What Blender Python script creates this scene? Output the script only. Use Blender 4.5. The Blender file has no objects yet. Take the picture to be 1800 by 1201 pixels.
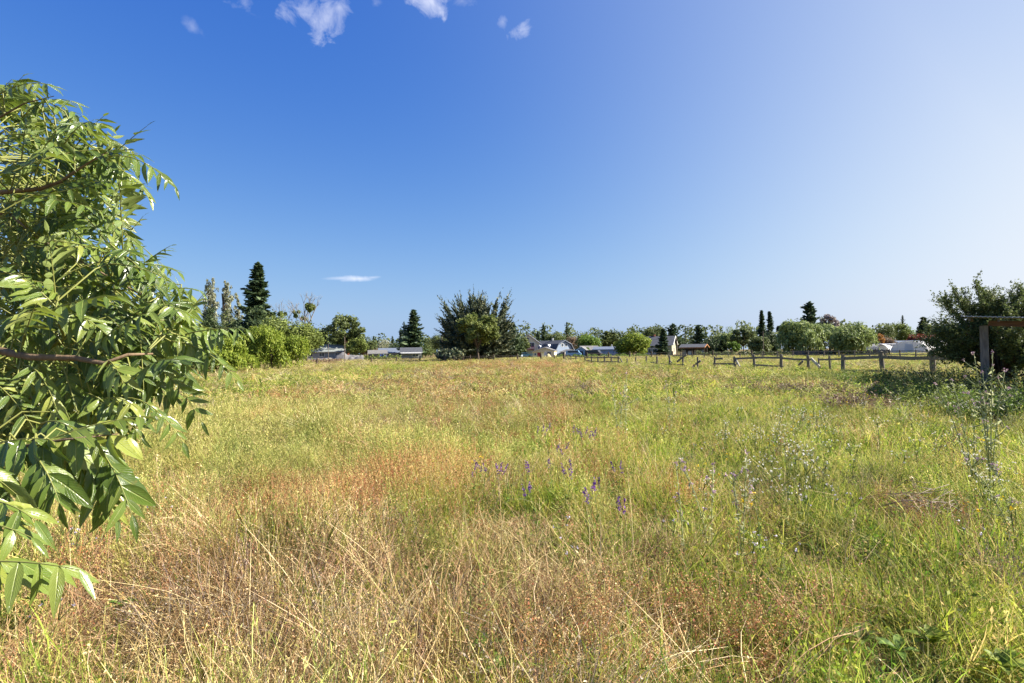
import bpy, math, random
import numpy as np
from mathutils import Vector, Matrix, Euler
R = math.radians
S = bpy.context.scene
COL = S.collection

# ------------------------------------------------------------------ camera
CAM_H = 1.6
FPX = 1000.0                      # focal length in pixels of the 1800 px wide photograph (20 mm)
PITCH, ROLL = R(1.07), R(-0.73)
CROT = Euler((R(90) + PITCH, 0, 0)).to_matrix() @ Matrix.Rotation(ROLL, 3, 'Z')
cam_d = bpy.data.cameras.new("camera"); cam_d.lens = 20; cam_d.sensor_width = 36
cam_d.clip_start = 0.05; cam_d.clip_end = 9000
cam = bpy.data.objects.new("camera", cam_d); COL.objects.link(cam)
cam.matrix_world = Matrix.Translation((0, 0, CAM_H)) @ CROT.to_4x4()
S.camera = cam

# ------------------------------------------------------------------ sky, sun, exposure
SUN_AZ, SUN_EL = R(86), R(35)     # to the right of the view, well up
sun_dir = Vector((math.sin(SUN_AZ) * math.cos(SUN_EL), math.cos(SUN_AZ) * math.cos(SUN_EL), math.sin(SUN_EL)))
sd = bpy.data.lights.new("sun", 'SUN'); sd.energy = 5.0; sd.angle = R(0.53); sd.color = (1.0, 0.93, 0.82)
so = bpy.data.objects.new("sun", sd); COL.objects.link(so)
so.rotation_euler = sun_dir.to_track_quat('Z', 'Y').to_euler()
S.view_settings.view_transform = 'Standard'; S.view_settings.look = 'None'
S.view_settings.exposure = 1.5; S.view_settings.gamma = 1.0; S.view_settings.use_curve_mapping = False
S.cycles.max_bounces = 6; S.cycles.diffuse_bounces = 3; S.cycles.glossy_bounces = 2
S.cycles.transmission_bounces = 4; S.cycles.transparent_max_bounces = 4
S.cycles.caustics_reflective = False; S.cycles.caustics_refractive = False
S.cycles.use_denoising = True
try:
    S.cycles.denoiser = 'OPENIMAGEDENOISE'
except Exception:
    pass

def ray(px, py):
    return CROT @ Vector(((px - 900) / FPX, (600.5 - py) / FPX, -1))
def pt(px, py, D):
    """world point seen at a photo pixel, D metres in front (along +Y)"""
    r = ray(px, py)
    return Vector((0, 0, CAM_H)) + r * (D / r.y)
def hor(px):
    return 619.2 - 0.01275 * (px - 900)
def gp(px, D):
    """ground point at distance D below photo column px"""
    p = pt(px, hor(px) + 1000 * CAM_H / D, D)
    return Vector((p.x, D, 0))
def gz(px, py, z=0.0):
    """point at height z seen at a pixel below the horizon"""
    r = ray(px, py); t = (z - CAM_H) / r.z
    return Vector((0, 0, CAM_H)) + r * t

GRADE = ((1.43, 1.29), (1.01, .915), (.425, .926))
W = bpy.data.worlds.new("World"); S.world = W; W.use_nodes = True
nt = W.node_tree; nt.nodes.clear()
def wn(t, **kw):
    n = nt.nodes.new(t)
    for k, v in kw.items():
        setattr(n, k, v)
    return n
def wl(a, b):
    nt.links.new(a, b)
def wmath(op, a, b=None, clamp=False):
    n = wn('ShaderNodeMath', operation=op, use_clamp=clamp)
    for i, v in enumerate((a, b)):
        if v is None: continue
        if isinstance(v, (int, float)): n.inputs[i].default_value = v
        else: wl(v, n.inputs[i])
    return n.outputs[0]
def wdot(a, vec):
    n = wn('ShaderNodeVectorMath', operation='DOT_PRODUCT'); wl(a, n.inputs[0]); n.inputs[1].default_value = vec
    return n.outputs['Value']
out = wn('ShaderNodeOutputWorld'); bg = wn('ShaderNodeBackground'); bg.inputs[1].default_value = 0.053
sky = wn('ShaderNodeTexSky', sky_type='NISHITA'); sky.sun_disc = False
sky.sun_elevation = SUN_EL; sky.sun_rotation = SUN_AZ
sky.altitude = 60; sky.air_density = 1.0; sky.dust_density = 1.5; sky.ozone_density = 6.0
tc = wn('ShaderNodeTexCoord'); dirv = tc.outputs['Generated']
noi = wn('ShaderNodeTexNoise'); noi.inputs['Scale'].default_value = 26; noi.inputs['Detail'].default_value = 9
noi.inputs['Roughness'].default_value = 0.62; noi.inputs['Distortion'].default_value = 0.55
wl(dirv, noi.inputs['Vector'])
total = None
for (cx, cy, sx, sy, tilt, dens) in [(528, 14, 34, 22, 10, .62), (572, 34, 42, 24, 60, .75), (596, 14, 26, 18, 20, .5), (752, 2, 34, 22, -25, .9), (772, 14, 16, 12, -40, .6),
                                     (915, 53, 17, 11, 25, .62), (884, 38, 9, 13, -30, .36), (632, 490, 36, 6.5, 0, 1.35), (604, 489, 34, 3.6, 2, .7), (655, 488, 18, 4, 4, .8),
                                     (432, 2, 26, 15, -20, .38), (340, 48, 10, 16, 40, .22), (660, 6, 13, 10, 0, .26), (812, 2, 24, 11, 0, .28)]:
    c = ray(cx, cy).normalized()
    rt = (CROT @ Vector((1, 0, 0))); rt = (rt - c * rt.dot(c)).normalized(); up = rt.cross(-c).normalized()
    up = c.cross(rt) * -1 if c.cross(rt).z < 0 else c.cross(rt)
    ct, st = math.cos(R(tilt)), math.sin(R(tilt))
    a1 = rt * ct + up * st; a2 = up * ct - rt * st
    k = ray(cx, cy).length * FPX
    u = wdot(dirv, a1 * (k / sx)); v = wdot(dirv, a2 * (k / sy))
    rr = wmath('SQRT', wmath('ADD', wmath('MULTIPLY', u, u), wmath('MULTIPLY', v, v)))
    front = wmath('GREATER_THAN', wdot(dirv, c), 0.5)
    m = wmath('SUBTRACT', 1.0, rr)
    m = wmath('ADD', m, wmath('MULTIPLY', wmath('SUBTRACT', noi.outputs['Fac'], 0.5), 4.2 if sy > 9 else 1.6))
    m = wmath('MULTIPLY', wmath('MULTIPLY', m, 0.55, True), front)
    m = wmath('MULTIPLY', m, dens)
    total = m if total is None else wmath('MAXIMUM', total, m)
mix = wn('ShaderNodeMix', data_type='RGBA')
wl(wmath('MINIMUM', total, 0.92), mix.inputs['Factor'])
# clear dry air: the sky texture graded channel by channel to the photograph's deeper blue
sep = wn('ShaderNodeSeparateColor'); com = wn('ShaderNodeCombineColor'); wl(sky.outputs[0], sep.inputs[0])
ch = [wmath('MULTIPLY', wmath('POWER', wmath('MULTIPLY', sep.outputs[i], .15), g), k / .15) for i, (g, k) in enumerate(GRADE)]
ch[0] = wmath('MINIMUM', ch[0], wmath('MULTIPLY', ch[1], .95)); ch[2] = wmath('MAXIMUM', ch[2], wmath('MULTIPLY', ch[1], 1.06))
for i in range(3): wl(ch[i], com.inputs[i])
lift = wn('ShaderNodeMix', data_type='RGBA')                  # pale air along the horizon
el = wmath('SUBTRACT', 1.0, wmath('ABSOLUTE', wdot(dirv, Vector((0, 0, 1)))))
wl(wmath('MULTIPLY', wmath('POWER', el, 7.0), .74), lift.inputs['Factor'])
wl(com.outputs[0], lift.inputs['A']); lift.inputs['B'].default_value = (3.2, 4.6, 6.2, 1)
glow = wn('ShaderNodeMix', data_type='RGBA')                  # forward-scattered light round the sun, strongest low down
g1 = wmath('POWER', wmath('MULTIPLY', wmath('ADD', wdot(dirv, sun_dir), .0), 1.4, True), 2.6)
wl(wmath('MULTIPLY', g1, wmath('ADD', wmath('MULTIPLY', wmath('POWER', el, 3.5), 1.1), .25)), glow.inputs['Factor'])
wl(lift.outputs['Result'], glow.inputs['A']); glow.inputs['B'].default_value = (5.8, 6.13, 6.6, 1)
wl(glow.outputs['Result'], mix.inputs['A']); mix.inputs['B'].default_value = (7.2, 7.4, 8.3, 1)
wl(mix.outputs['Result'], bg.inputs[0]); wl(bg.outputs[0], out.inputs[0])

# ------------------------------------------------------------------ helpers: materials
class NT:
    def __init__(s, name):
        s.m = bpy.data.materials.new(name); s.m.use_nodes = True
        s.t = s.m.node_tree; s.t.nodes.clear()
        s.out = s.n('ShaderNodeOutputMaterial')
    def n(s, t, **kw):
        n = s.t.nodes.new(t)
        for k, v in kw.items(): setattr(n, k, v)
        return n
    def l(s, a, b): s.t.links.new(a, b)
    def put(s, sock, v):
        if v is None: return
        if hasattr(v, 'links') or isinstance(v, bpy.types.NodeSocket): s.l(v, sock)
        elif isinstance(v, tuple) and len(v) == 3 and sock.type == 'RGBA': sock.default_value = (*v, 1)
        else: sock.default_value = v
    def noise(s, scale, detail=4, vec=None, rough=.55, dist=0):
        n = s.n('ShaderNodeTexNoise'); n.inputs['Scale'].default_value = scale
        n.inputs['Detail'].default_value = detail; n.inputs['Roughness'].default_value = rough
        n.inputs['Distortion'].default_value = dist
        if vec is not None: s.l(vec, n.inputs['Vector'])
        return n.outputs['Fac']
    def obj(s, scale=(1, 1, 1)):
        c = s.n('ShaderNodeTexCoord'); m = s.n('ShaderNodeMapping'); m.inputs['Scale'].default_value = scale
        s.l(c.outputs['Object'], m.inputs['Vector']); return m.outputs[0]
    def ramp(s, fac, stops):
        n = s.n('ShaderNodeValToRGB'); e = n.color_ramp.elements
        while len(e) < len(stops): e.new(0.5)
        for el, (p, c) in zip(e, stops): el.position = p; el.color = (*c, 1)
        s.put(n.inputs[0], fac); return n.outputs[0]
    def math(s, op, a, b=None, clamp=False):
        n = s.n('ShaderNodeMath', operation=op, use_clamp=clamp); s.put(n.inputs[0], a)
        if b is not None: s.put(n.inputs[1], b)
        return n.outputs[0]
    def mixc(s, f, a, b, blend='MIX'):
        n = s.n('ShaderNodeMix', data_type='RGBA', blend_type=blend)
        s.put(n.inputs['Factor'], f); s.put(n.inputs['A'], a); s.put(n.inputs['B'], b); return n.outputs['Result']
    def attr(s, name, kind='GEOMETRY'):
        n = s.n('ShaderNodeAttribute', attribute_name=name, attribute_type=kind); return n
    def bump(s, h, strength=.4, dist=.02):
        n = s.n('ShaderNodeBump'); n.inputs['Strength'].default_value = strength; n.inputs['Distance'].default_value = dist
        s.l(h, n.inputs['Height']); return n.outputs[0]
    def pbr(s, col, rough=.7, spec=.3, metal=0, normal=None):
        p = s.n('ShaderNodeBsdfPrincipled'); s.put(p.inputs['Base Color'], col); s.put(p.inputs['Roughness'], rough)
        p.inputs['Specular IOR Level'].default_value = spec; p.inputs['Metallic'].default_value = metal
        if normal is not None: s.l(normal, p.inputs['Normal'])
        return p.outputs[0]
    def leafy(s, col, trans=.35, rough=.55, spec=.25, tcol=None, normal=None):
        p = s.pbr(col, rough, spec, 0, normal); t = s.n('ShaderNodeBsdfTranslucent'); s.put(t.inputs[0], tcol if tcol is not None else col)
        m = s.n('ShaderNodeMixShader'); m.inputs[0].default_value = trans
        s.l(p, m.inputs[1]); s.l(t.outputs[0], m.inputs[2]); return m.outputs[0]
    def done(s, sh):
        s.l(sh, s.out.inputs[0]); return s.m

def m_rough(name, c1, c2, scale=3, rough=.8, spec=.2, stretch=(1, 1, 1), bump=.2, metal=0):
    t = NT(name); f = t.noise(scale, 6, t.obj(stretch))
    return t.done(t.pbr(t.ramp(f, [(.3, c1), (.7, c2)]), rough, spec, metal, t.bump(f, bump, .02)))
def m_wood(name, c1, c2, stretch=(9, 9, 1.2)):
    t = NT(name); v = t.obj(stretch); f = t.noise(3, 8, v, .65); g = t.noise(.9, 3, t.obj())
    c = t.mixc(t.math('MULTIPLY', g, .5), t.ramp(f, [(.3, c1), (.68, c2)]), (c1[0] * .8, c1[1] * .9, c1[2] * .6))
    return t.done(t.pbr(c, .85, .15, 0, t.bump(f, .6, .01)))
def m_slat(name, c1, c2, per, axis=2, rough=.7, bump=.6):
    """boards, shingle courses or metal ribs: lines every 1/per metres"""
    t = NT(name); c = t.n('ShaderNodeTexCoord'); sx = t.n('ShaderNodeSeparateXYZ'); t.l(c.outputs['Object'], sx.inputs[0])
    fr = t.math('FRACT', t.math('MULTIPLY', sx.outputs[axis], per)); ed = t.math('GREATER_THAN', fr, .12)
    n1 = t.noise(2.2, 6, t.obj((1, 1, 2.5)))
    col = t.ramp(n1, [(.3, c1), (.7, c2)])
    col = t.mixc(t.math('MULTIPLY', t.math('SUBTRACT', 1.0, ed), .35), col, (c1[0] * .5, c1[1] * .5, c1[2] * .5))
    return t.done(t.pbr(col, rough, .25, 0, t.bump(ed, bump, .02)))
def m_leaf(name, dark, mid, light, trans=.3, rough=.55, spec=.22):
    t = NT(name); a = t.attr('var').outputs['Fac']
    c = t.ramp(a, [(0, dark), (.5, mid), (1, light)])
    return t.done(t.leafy(c, trans, rough, spec))
def m_glass(name):
    t = NT(name); return t.done(t.pbr((.05, .07, .09), .08, .6))
def m_plain(name, c, rough=.6, spec=.3):
    t = NT(name); f = t.noise(6, 4, t.obj())
    return t.done(t.pbr(t.ramp(f, [(.25, tuple(x * .86 for x in c)), (.75, c)]), rough, spec))

# ------------------------------------------------------------------ helpers: objects
def tag(o, label=None, cat=None, group=None, kind=None):
    if label: o['label'] = label
    if cat: o['category'] = cat
    if group: o['group'] = group
    if kind: o['kind'] = kind
    return o
def empty(name, loc, rz=0.0, label=None, cat=None, group=None):
    o = bpy.data.objects.new(name, None); COL.objects.link(o); o.location = loc; o.rotation_euler = (0, 0, rz)
    o.empty_display_size = .2
    return tag(o, label, cat, group)
def link(name, me, mat, parent=None, smooth=False):
    o = bpy.data.objects.new(name, me); COL.objects.link(o)
    if mat: me.materials.append(mat)
    if parent: o.parent = parent
    if smooth: me.polygons.foreach_set('use_smooth', [True] * len(me.polygons))
    return o
def copy_tree(o, parent=None):
    c = o.copy(); COL.objects.link(c)
    if parent: c.parent = parent
    for ch in list(o.children): copy_tree(ch, c)
    return c

class MB:
    def __init__(s): s.v = []; s.f = []
    def box(s, x0, y0, z0, x1, y1, z1):
        b = len(s.v)
        s.v += [(x0, y0, z0), (x1, y0, z0), (x1, y1, z0), (x0, y1, z0), (x0, y0, z1), (x1, y0, z1), (x1, y1, z1), (x0, y1, z1)]
        s.f += [tuple(b + i for i in q) for q in ((0, 3, 2, 1), (4, 5, 6, 7), (0, 1, 5, 4), (1, 2, 6, 5), (2, 3, 7, 6), (3, 0, 4, 7))]
        return s
    def prism(s, poly, a, b, axis='y'):
        """poly of (p, z): p runs along x and the prism along y ('y'), or the reverse ('x')"""
        n = len(poly); o = len(s.v)
        for e in (a, b):
            s.v += [((p, e, z) if axis == 'y' else (e, p, z)) for p, z in poly]
        s.f.append(tuple(o + i for i in range(n))); s.f.append(tuple(o + n + i for i in reversed(range(n))))
        s.f += [(o + i, o + (i + 1) % n, o + n + (i + 1) % n, o + n + i) for i in range(n)]
        return s
    def tube(s, pts, rad, n=6):
        pts = [Vector(p) for p in pts]; o = len(s.v); m = len(pts)
        if not hasattr(rad, '__len__'): rad = [rad] * m
        ref = None
        for i, p in enumerate(pts):
            d = (pts[min(i + 1, m - 1)] - pts[max(i - 1, 0)]).normalized()
            if ref is None: ref = Vector((1, 0, 0)) if abs(d.x) < .8 else Vector((0, 1, 0))
            a = (ref - d * ref.dot(d)).normalized(); b = d.cross(a); ref = a
            s.v += [tuple(p + (a * math.cos(2 * math.pi * k / n) + b * math.sin(2 * math.pi * k / n)) * rad[i]) for k in range(n)]
        for i in range(m - 1):
            for k in range(n):
                k2 = (k + 1) % n
                s.f.append((o + i * n + k, o + i * n + k2, o + (i + 1) * n + k2, o + (i + 1) * n + k))
        s.f.append(tuple(o + k for k in reversed(range(n)))); s.f.append(tuple(o + (m - 1) * n + k for k in range(n)))
        return s
    def beam(s, a, b, w, h):
        """rectangular bar from a to b, w wide level, h high"""
        a, b = Vector(a), Vector(b); d = (b - a).normalized()
        side = d.cross(Vector((0, 0, 1)))
        side = side.normalized() if side.length > 1e-4 else Vector((1, 0, 0))
        up = side.cross(d).normalized(); o = len(s.v)
        for p in (a, b):
            for i, j in ((-1, -1), (1, -1), (1, 1), (-1, 1)):
                s.v.append(tuple(p + side * (i * w / 2) + up * (j * h / 2)))
        s.f += [tuple(o + i for i in q) for q in ((3, 2, 1, 0), (4, 5, 6, 7), (0, 1, 5, 4), (1, 2, 6, 5), (2, 3, 7, 6), (3, 0, 4, 7))]
        return s
    def face(s, *pts):
        o = len(s.v); s.v += [tuple(p) for p in pts]; s.f.append(tuple(range(o, o + len(pts)))); return s
    def build(s, name, mat, parent=None, smooth=False):
        me = bpy.data.meshes.new(name); me.from_pydata(s.v, [], s.f); me.update()
        return link(name, me, mat, parent, smooth)

def polymesh(name, V, F, var=None, vpf=4):
    """mesh from numpy: V (n,3), F (m,vpf); var = one value per face"""
    me = bpy.data.meshes.new(name); n, m = len(V), len(F)
    me.vertices.add(n); me.vertices.foreach_set('co', np.ascontiguousarray(V, dtype=np.float32).ravel())
    me.loops.add(m * vpf); me.loops.foreach_set('vertex_index', np.ascontiguousarray(F, dtype=np.int32).ravel())
    me.polygons.add(m); me.polygons.foreach_set('loop_start', np.arange(0, m * vpf, vpf, dtype=np.int32))
    me.polygons.foreach_set('loop_total', np.full(m, vpf, dtype=np.int32))
    if var is not None:
        a = me.attributes.new('var', 'FLOAT', 'FACE'); a.data.foreach_set('value', np.ascontiguousarray(var, dtype=np.float32))
    me.update(calc_edges=True); return me
def unit(a):
    return a / np.maximum(np.linalg.norm(a, axis=-1, keepdims=True), 1e-9)
def vnoise(x, y, scale, seed=0):
    """smooth value noise in 0..1 on world metres"""
    r = np.random.RandomState(seed); L = r.rand(64, 64)
    u, v = x / scale + 1000, y / scale + 1000
    i, j = np.floor(u).astype(int), np.floor(v).astype(int); fu, fv = u - i, v - j
    fu, fv = fu * fu * (3 - 2 * fu), fv * fv * (3 - 2 * fv)
    g = lambda a, b: L[a % 64, b % 64]
    return (g(i, j) * (1 - fu) + g(i + 1, j) * fu) * (1 - fv) + (g(i, j + 1) * (1 - fu) + g(i + 1, j + 1) * fu) * fv

# ------------------------------------------------------------------ ground
def ground_mat():
    t = NT("dry_soil"); v = t.obj()
    a = t.noise(.05, 5, v); b = t.noise(3.5, 8, v, .7); c = t.noise(30, 5, v, .7)
    straw = t.ramp(b, [(.3, (.07, .045, .025)), (.5, (.16, .11, .055)), (.75, (.30, .23, .12))])
    grn = t.ramp(b, [(.3, (.06, .06, .02)), (.7, (.18, .17, .06))])
    col = t.mixc(t.ramp(a, [(.42, (0, 0, 0)), (.62, (1, 1, 1))]), straw, grn)
    return t.done(t.pbr(col, .95, .05, 0, t.bump(c, .8, .03)))
gv, gf = [], []
xs = [-4000, -1200, -400, -200, -100, -40, -15, 0, 15, 40, 100, 200, 400, 1200, 4000]
ys = [-300, -60, -15, 0, 3, 8, 20, 45, 90, 150, 260, 500, 1200, 4500]
for y in ys:
    for x in xs: gv.append((x, y, 0.0))
for j in range(len(ys) - 1):
    for i in range(len(xs) - 1):
        k = j * len(xs) + i; gf.append((k, k + 1, k + 1 + len(xs), k + len(xs)))
me = bpy.data.meshes.new("ground"); me.from_pydata(gv, [], gf); me.update()
tag(link("ground", me, ground_mat()), kind='structure')

# ------------------------------------------------------------------ meadow: tufts
def strips(P, Wd, W):
    """P (n,s,3) centre lines, Wd (n,3) width direction, W (n,s) half widths -> V, F"""
    n, s, _ = P.shape
    L = P - Wd[:, None, :] * W[..., None]; Rr = P + Wd[:, None, :] * W[..., None]
    V = np.stack([L, Rr], 2).reshape(-1, 3)
    base = (np.arange(n) * s * 2)[:, None] + (np.arange(s - 1) * 2)[None, :]
    F = np.stack([base, base + 1, base + 3, base + 2], -1).reshape(-1, 4)
    return V, F
def blades(rng, n, rad, h, w, lean, curve, segs=4, var=(0, 1), power=.5, root_z=0.0, comb=None, kink=.16):
    a = rng.uniform(0, 2 * np.pi, n); r = rad * rng.rand(n) ** power
    root = np.stack([r * np.cos(a), r * np.sin(a), np.full(n, root_z)], 1)
    az = rng.uniform(0, 2 * np.pi, n) if comb is None else rng.normal(size=n) * comb; H = rng.uniform(*h, n)
    le = rng.uniform(*lean, n); cu = rng.uniform(*curve, n)
    t = np.linspace(0, 1, segs)[None, :]
    ang = le[:, None] + cu[:, None] * t + np.cumsum(rng.normal(size=(n, segs)) * kink, 1) * (t > 0)   # angle from vertical along the blade
    azs = az[:, None] + np.cumsum(rng.normal(size=(n, segs)) * kink * 2.2, 1)
    step = H[:, None] / (segs - 1)
    hx = np.concatenate([np.zeros((n, 1)), np.cumsum(np.sin(ang[:, 1:]) * np.cos(azs[:, 1:]) * step, 1)], 1)
    hy = np.concatenate([np.zeros((n, 1)), np.cumsum(np.sin(ang[:, 1:]) * np.sin(azs[:, 1:]) * step, 1)], 1)
    hz = np.concatenate([np.zeros((n, 1)), np.cumsum(np.cos(ang[:, 1:]) * step, 1)], 1)
    P = root[:, None, :] + np.stack([hx, hy, np.maximum(hz, -.6 * root_z if root_z else 0.01)], -1)
    tw = az + np.pi / 2 + rng.uniform(-.9, .9, n)
    Wd = np.stack([np.cos(tw), np.sin(tw), rng.uniform(-.3, .3, n)], 1)
    ww = rng.uniform(*w, n)[:, None] * np.concatenate([np.linspace(1, .75, segs - 1), [.12]])[None, :] * .5
    V, F = strips(P, Wd, ww)
    v = np.repeat(rng.uniform(*var, n), segs - 1)
    return V, F, v, P
def flakes(rng, C, size, D=None, var=(0, 1), aspect=.45):
    """little leaf-like quads at C, long axis near D"""
    n = len(C)
    d = unit(rng.normal(size=(n, 3)) if D is None else D + rng.normal(size=(n, 3)) * .5)
    b = unit(np.cross(d, rng.normal(size=(n, 3))))
    s = (size * rng.uniform(.6, 1.3, n))[:, None] if np.isscalar(size) else np.asarray(size)[:, None]
    V = np.stack([C - d * s * .5, C + b * s * aspect * .5, C + d * s * .5, C - b * s * aspect * .5], 1).reshape(-1, 3)
    F = np.arange(n * 4).reshape(n, 4)
    return V, F, rng.uniform(*var, n)
def joinp(parts):
    V, F, v, o = [], [], [], 0
    for p in parts:
        V.append(p[0]); F.append(p[1] + o); v.append(p[2]); o += len(p[0])
    return np.concatenate(V), np.concatenate(F), np.concatenate(v)
def along(rng, P, lo, hi, k):
    """k points per centre line between fractions lo..hi, plus directions"""
    n, s, _ = P.shape
    t = rng.uniform(lo, hi, (n, k)) * (s - 1); i = np.minimum(t.astype(int), s - 2); f = (t - i)[..., None]
    A = P[np.arange(n)[:, None], i]; B = P[np.arange(n)[:, None], i + 1]
    return (A + (B - A) * f).reshape(-1, 3), unit((B - A).reshape(-1, 3))

def stems_branching(rng, n, rad, h, w, nb, blen, var, lean=(0, .3)):
    V, F, v, P = blades(rng, n, rad, h, w, lean, (-.1, .5), 5, var)
    parts = [(V, F, v)]
    c, d = along(rng, P, .35, .95, nb); m = len(c)
    dd = unit(d + unit(rng.normal(size=(m, 3))) * .8 + np.array([0, 0, .25])); L = rng.uniform(*blen, m)
    Q = c[:, None, :] + dd[:, None, :] * (np.linspace(0, 1, 3)[None, :, None] * L[:, None, None])
    Q[:, 2, 2] += L * .12
    wd = unit(np.cross(dd, rng.normal(size=(m, 3))))
    V2, F2 = strips(Q, wd, np.full((m, 3), np.mean(w) * .3))
    parts.append((V2, F2, np.repeat(rng.uniform(*var, m), 2)))
    return parts, P, Q

def tuft_mesh(kind, seed, s):
    """s widens blades for the tufts used farther away"""
    g = np.random.RandomState(seed); p = []; b = lambda *a, **k: p.append(blades(g, *a, **k)[:3])
    if kind == 'dry':             # upright straw with loose seed heads
        V, F, v, P = blades(g, 26, .12 * s, (.22, .52), (.0022 * s, .004 * s), (0, .5), (.1, 1.1), 5)
        p.append((V, F, v)); c, d = along(g, P[:12], .8, 1.0, 6)
        p.append(flakes(g, c, .009 * s, d, (.25, .8)))
        b(26, .16 * s, (.10, .28), (.0024 * s, .0045 * s), (.5, 1.4), (.1, .9), 4, (0, .7))
    elif kind == 'mat':           # lodged, tangled thatch combed one way
        b(52, .2 * s, (.22, .52), (.0022 * s, .0042 * s), (.8, 1.45), (-.2, .6), 5, (.1, 1), root_z=.03, comb=.55)
        b(30, .2 * s, (.10, .34), (.0022 * s, .004 * s), (.3, 1.3), (.2, 1.2), 4, (0, .9), root_z=.02)
        b(24, .22 * s, (.2, .42), (.002 * s, .0034 * s), (1.3, 1.62), (-.15, .15), 3, (.2, 1), root_z=.12, comb=.8)
    elif kind == 'arch':          # long pale stems swept over one another
        V, F, v, P = blades(g, 24, .12 * s, (.40, .85), (.0022 * s, .0038 * s), (.4, 1.05), (.3, 1.1), 7, (.35, 1), comb=.32, kink=.09)
        p.append((V, F, v)); c, d = along(g, P, .78, 1.0, 6); p.append(flakes(g, c, .012 * s, d, (.3, .9)))
        b(30, .15 * s, (.12, .34), (.0024 * s, .004 * s), (.3, 1.3), (.1, 1.0), 4, (0, .7))
    elif kind == 'green':         # fresh upright blades
        b(40, .12 * s, (.14, .40), (.0028 * s, .006 * s), (0, .6), (.1, 1.2), 5, (.1, 1))
        b(16, .14 * s, (.12, .34), (.0025 * s, .004 * s), (.2, 1.0), (.1, .9), 4, (.85, 1))
    elif kind == 'broad':         # wide bladed clump
        b(13, .08 * s, (.22, .5), (.005 * s, .011 * s), (0, .45), (.2, 1.3), 6, (.1, .85))
        b(24, .13 * s, (.12, .32), (.003 * s, .0055 * s), (0, .9), (.1, .9), 4, (.1, 1))
    elif kind == 'leafy':         # low leafy weeds
        V, F, v, P = blades(g, 15, .13 * s, (.12, .36), (.003 * s, .004 * s), (0, .6), (0, .5), 5, (.2, .8))
        p.append((V, F, v)); c, d = along(g, P, .15, 1.0, 10); c += g.normal(size=c.shape) * .012 * s
        p.append(flakes(g, c, .030 * s, d * .5, (.1, 1), .38))
    elif kind == 'sorrel':
        V, F, v, P = blades(g, 18, .14 * s, (.26, .54), (.002 * s, .003 * s), (0, .35), (0, .5), 5, (.3, .9))
        p.append((V, F, v)); c, d = along(g, P, .55, 1.0, 15); c += g.normal(size=c.shape) * .008 * s
        p.append(flakes(g, c, .0095 * s, None, (0, .9), .8))
        b(26, .14 * s, (.12, .32), (.0026 * s, .0045 * s), (.2, 1.0), (.2, 1), 4, (.6, 1))
    elif kind == 'mustard':       # branching pods and tiny leaves
        q, P, Q = stems_branching(g, 12, .15 * s, (.28, .58), (.0025 * s, .0036 * s), 6, (.07, .17), (.2, .9))
        p += q; c, d = along(g, Q, .2, 1.0, 4); p.append(flakes(g, c + d * .012, .024 * s, d, (.3, 1), .22))
        c, d = along(g, P, .1, .6, 4); p.append(flakes(g, c, .034 * s, d, (.1, .7), .3))
        b(18, .15 * s, (.10, .3), (.0025 * s, .004 * s), (.2, 1.1), (.2, 1), 4, (.2, 1))
    elif kind == 'twiggy':        # grey dead weeds
        q, P, Q = stems_branching(g, 12, .16 * s, (.25, .52), (.0022 * s, .0034 * s), 7, (.07, .18), (0, 1), (0, .8))
        p += q; c, d = along(g, Q, .6, 1.0, 3); p.append(flakes(g, c, .012 * s, d, (.2, 1), .7))
        b(22, .16 * s, (.12, .34), (.0022 * s, .004 * s), (.5, 1.4), (.1, .8), 4, (.2, 1))
    n = int({'dry': 44, 'mat': 40, 'arch': 26, 'green': 20, 'broad': 14, 'leafy': 10, 'sorrel': 20, 'mustard': 56, 'twiggy': 40}[kind] * (.26 if s < 1.2 else 1.0))
    a = g.rand(n) * 6.283; r = .17 * s * np.sqrt(g.rand(n)); C = np.stack([r * np.cos(a), r * np.sin(a), .05 + .33 * g.rand(n) ** .8], 1)
    p.append(flakes(g, C, (.013 if s < 1.2 else .017) * s, np.array([[0, 0, .5]]) + np.zeros((n, 3)), (0, 1), .26))
    V, F, v = joinp(p)
    return polymesh(kind + "_tuft", V, F, v)

def m_grass(name, stops, trans=.3):
    t = NT(name); a = t.attr('var').outputs['Fac']
    sh = t.attr('tint', 'INSTANCER'); sep = t.n('ShaderNodeSeparateColor'); t.l(sh.outputs['Color'], sep.inputs[0])
    f = t.math('ADD', a, t.math('SUBTRACT', sep.outputs[1], .5), True)
    c = t.ramp(f, stops)
    hs = t.n('ShaderNodeHueSaturation'); t.l(c, hs.inputs['Color'])
    t.l(t.math('ADD', t.math('MULTIPLY', sep.outputs[2], .06), .47), hs.inputs['Hue'])
    t.l(t.math('ADD', t.math('MULTIPLY', sep.outputs[0], .7), .65), hs.inputs['Value'])
    return t.done(t.leafy(hs.outputs[0], trans, .6, .2))
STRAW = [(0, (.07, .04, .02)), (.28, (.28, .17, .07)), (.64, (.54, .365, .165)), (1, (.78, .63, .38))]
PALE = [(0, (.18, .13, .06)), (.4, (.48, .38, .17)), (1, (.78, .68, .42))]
GREEN = [(0, (.03, .06, .01)), (.3, (.12, .20, .022)), (.6, (.30, .37, .042)), (.82, (.47, .48, .085)), (1, (.62, .50, .19))]
LEAFY = [(0, (.04, .08, .015)), (.5, (.10, .17, .03)), (1, (.24, .31, .07))]
RED = [(0, (.22, .07, .03)), (.3, (.42, .17, .07)), (.6, (.52, .34, .15)), (1, (.36, .36, .12))]
MUST = [(0, (.09, .115, .025)), (.45, (.31, .33, .07)), (.75, (.52, .48, .14)), (1, (.68, .60, .26))]
GREY = [(0, (.10, .075, .055)), (.5, (.24, .185, .135)), (1, (.42, .35, .27))]

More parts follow.
